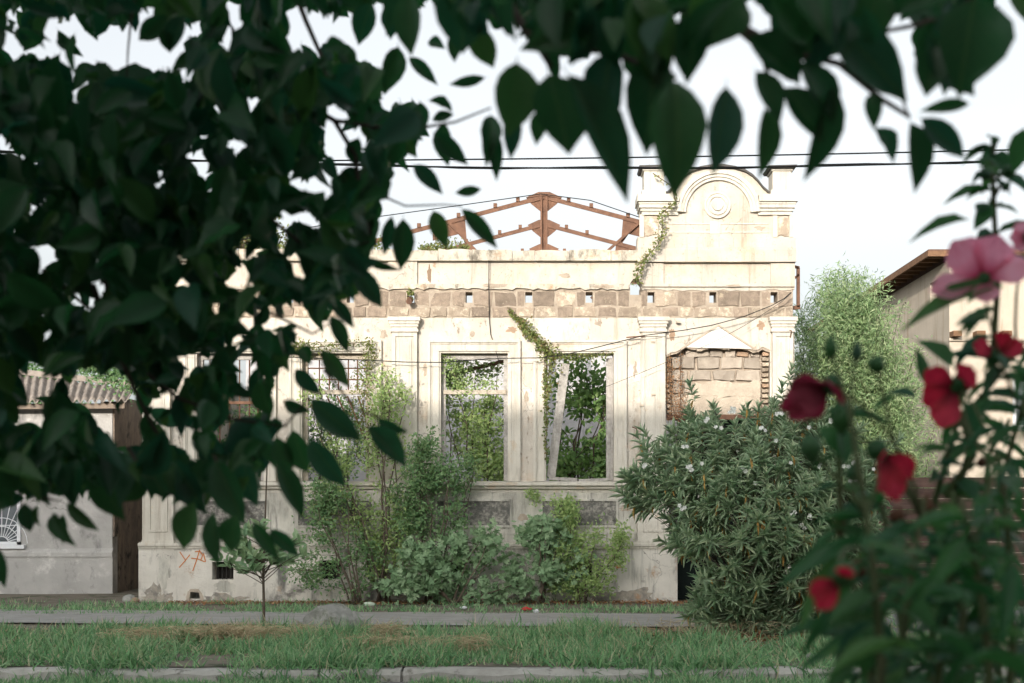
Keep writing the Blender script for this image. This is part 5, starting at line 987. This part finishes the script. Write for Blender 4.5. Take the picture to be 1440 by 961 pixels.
flower(at(1384, 392, 1.6), (-.25, -1, .1), [(132,1.05,.95,.1),(72,.95,.9,.15),(12,1.0,.6,.1),(195,1.2,.62,.1),(275,.6,.6,.2)], petal_pink, .052, 'wide open pink flower')
flower(at(1165, 545, 1.4), (-.9, -.5, -.5), [(168,.95,.62,.9),(188,1.25,.5,.5),(205,1.15,.55,.7),(140,.85,.7,.8),(222,.9,.5,.3),(95,.55,.7,.9),(10,.75,.5,.4),(345,.9,.4,.2),(180,.8,.9,1.2)], petal_dark, .044, 'half closed crimson flower')
flower(at(1240, 638, 1.35), (.8, -.5, -.7), [(350,1.15,.7,.5),(312,1.25,.75,.6),(280,.9,.6,.6),(250,.9,.5,.5),(190,.5,.5,.3)], petal_red, .042, 'red flower with a dark heart')
flower(at(1345, 545, 1.6), (-.6, -.8, -.3), [(140,.9,.7,.3),(200,.9,.8,.3),(250,1.1,.8,.4),(40,.9,.7,.3)], petal_red, .045, 'red flower behind leaves')
flower(at(1400, 500, 1.75), (.1, -1, .2), [(160,.9,.6,.2),(60,.8,.7,.2),(20,.9,.6,.2)], petal_red, .04, 'wilting red flower')
flower(at(1183, 815, 1.1), (-.5, -.8, -.6), [(195,.9,.6,.4),(225,1.0,.6,.5),(60,.8,.5,.3)], petal_red, .03, 'small red flower low on the plant')
flower(at(1446, 335, 1.7), (-.3, -1, 0), [(130,.8,.7,.3),(180,.8,.6,.3),(220,.8,.6,.3)], petal_pink, .03, 'pink bud cut by the edge')
flower(at(1240, 768, 1.6), (-.3, -1, 0), [(130,.8,.7,.3),(180,.5,.6,.3)], petal_red, .018)
def bud(px, py, Y, l, w, material, tilt=0, name='bud'):
    c = at(px, py, Y); pedicel(c); m = MB(); ax = Vector((math.sin(tilt), 0, math.cos(tilt))); m.tube([c-ax*l*.5+ax*l*t for t in (0, .02)], w*.3, w*.3, 8); m = MB(); n = 8; rs = [.15, .75, 1, .85, .5, .08]
    s1 = Vector((math.cos(tilt), 0, -math.sin(tilt))); s2 = Vector((0, 1, 0))
    for i, rr in enumerate(rs):
        p = c+ax*(l*(i/5-.5))
        for j in range(n): t = 2*math.pi*j/n; m.v.append(tuple(p+s1*(rr*w*.5*math.cos(t))+s2*(rr*w*.5*math.sin(t))))
    for i in range(5):
        for j in range(n): m.f.append((i*n+j, i*n+(j+1) % n, (i+1)*n+(j+1) % n, (i+1)*n+j))
    m.f += [tuple(range(n))[::-1], tuple(range(5*n, 6*n))]; m.build(name, material, HB, True)
for a, b, Y, l, w, t in [(1168,488,1.35,.026,.014,0),(1205,495,1.35,.023,.012,.05),(1233,512,1.4,.02,.020,.5),(1183,592,1.4,.03,.022,3.1),(1140,632,1.3,.030,.022,3.0),(1398,198,1.8,.014,.010,0),(1355,535,1.6,.035,.026,.3),(1385,245,1.75,.018,.016,-.6),(1420,240,1.8,.02,.018,.7),(1415,262,1.8,.016,.012,.7),(1200,665,1.35,.022,.016,0)]: bud(a, b, Y, l, w, lf_hib, t)
for a, b, Y, l, w, t in [(1181,735,1.35,.026,.015,0),(1302,712,1.45,.026,.018,.1),(1262,725,1.5,.02,.02,.4),(1205,800,1.4,.022,.022,.4),(1380,650,1.9,.015,.014,0)]: bud(a, b, Y, l, w, bud_brown, t, 'withered_bud')
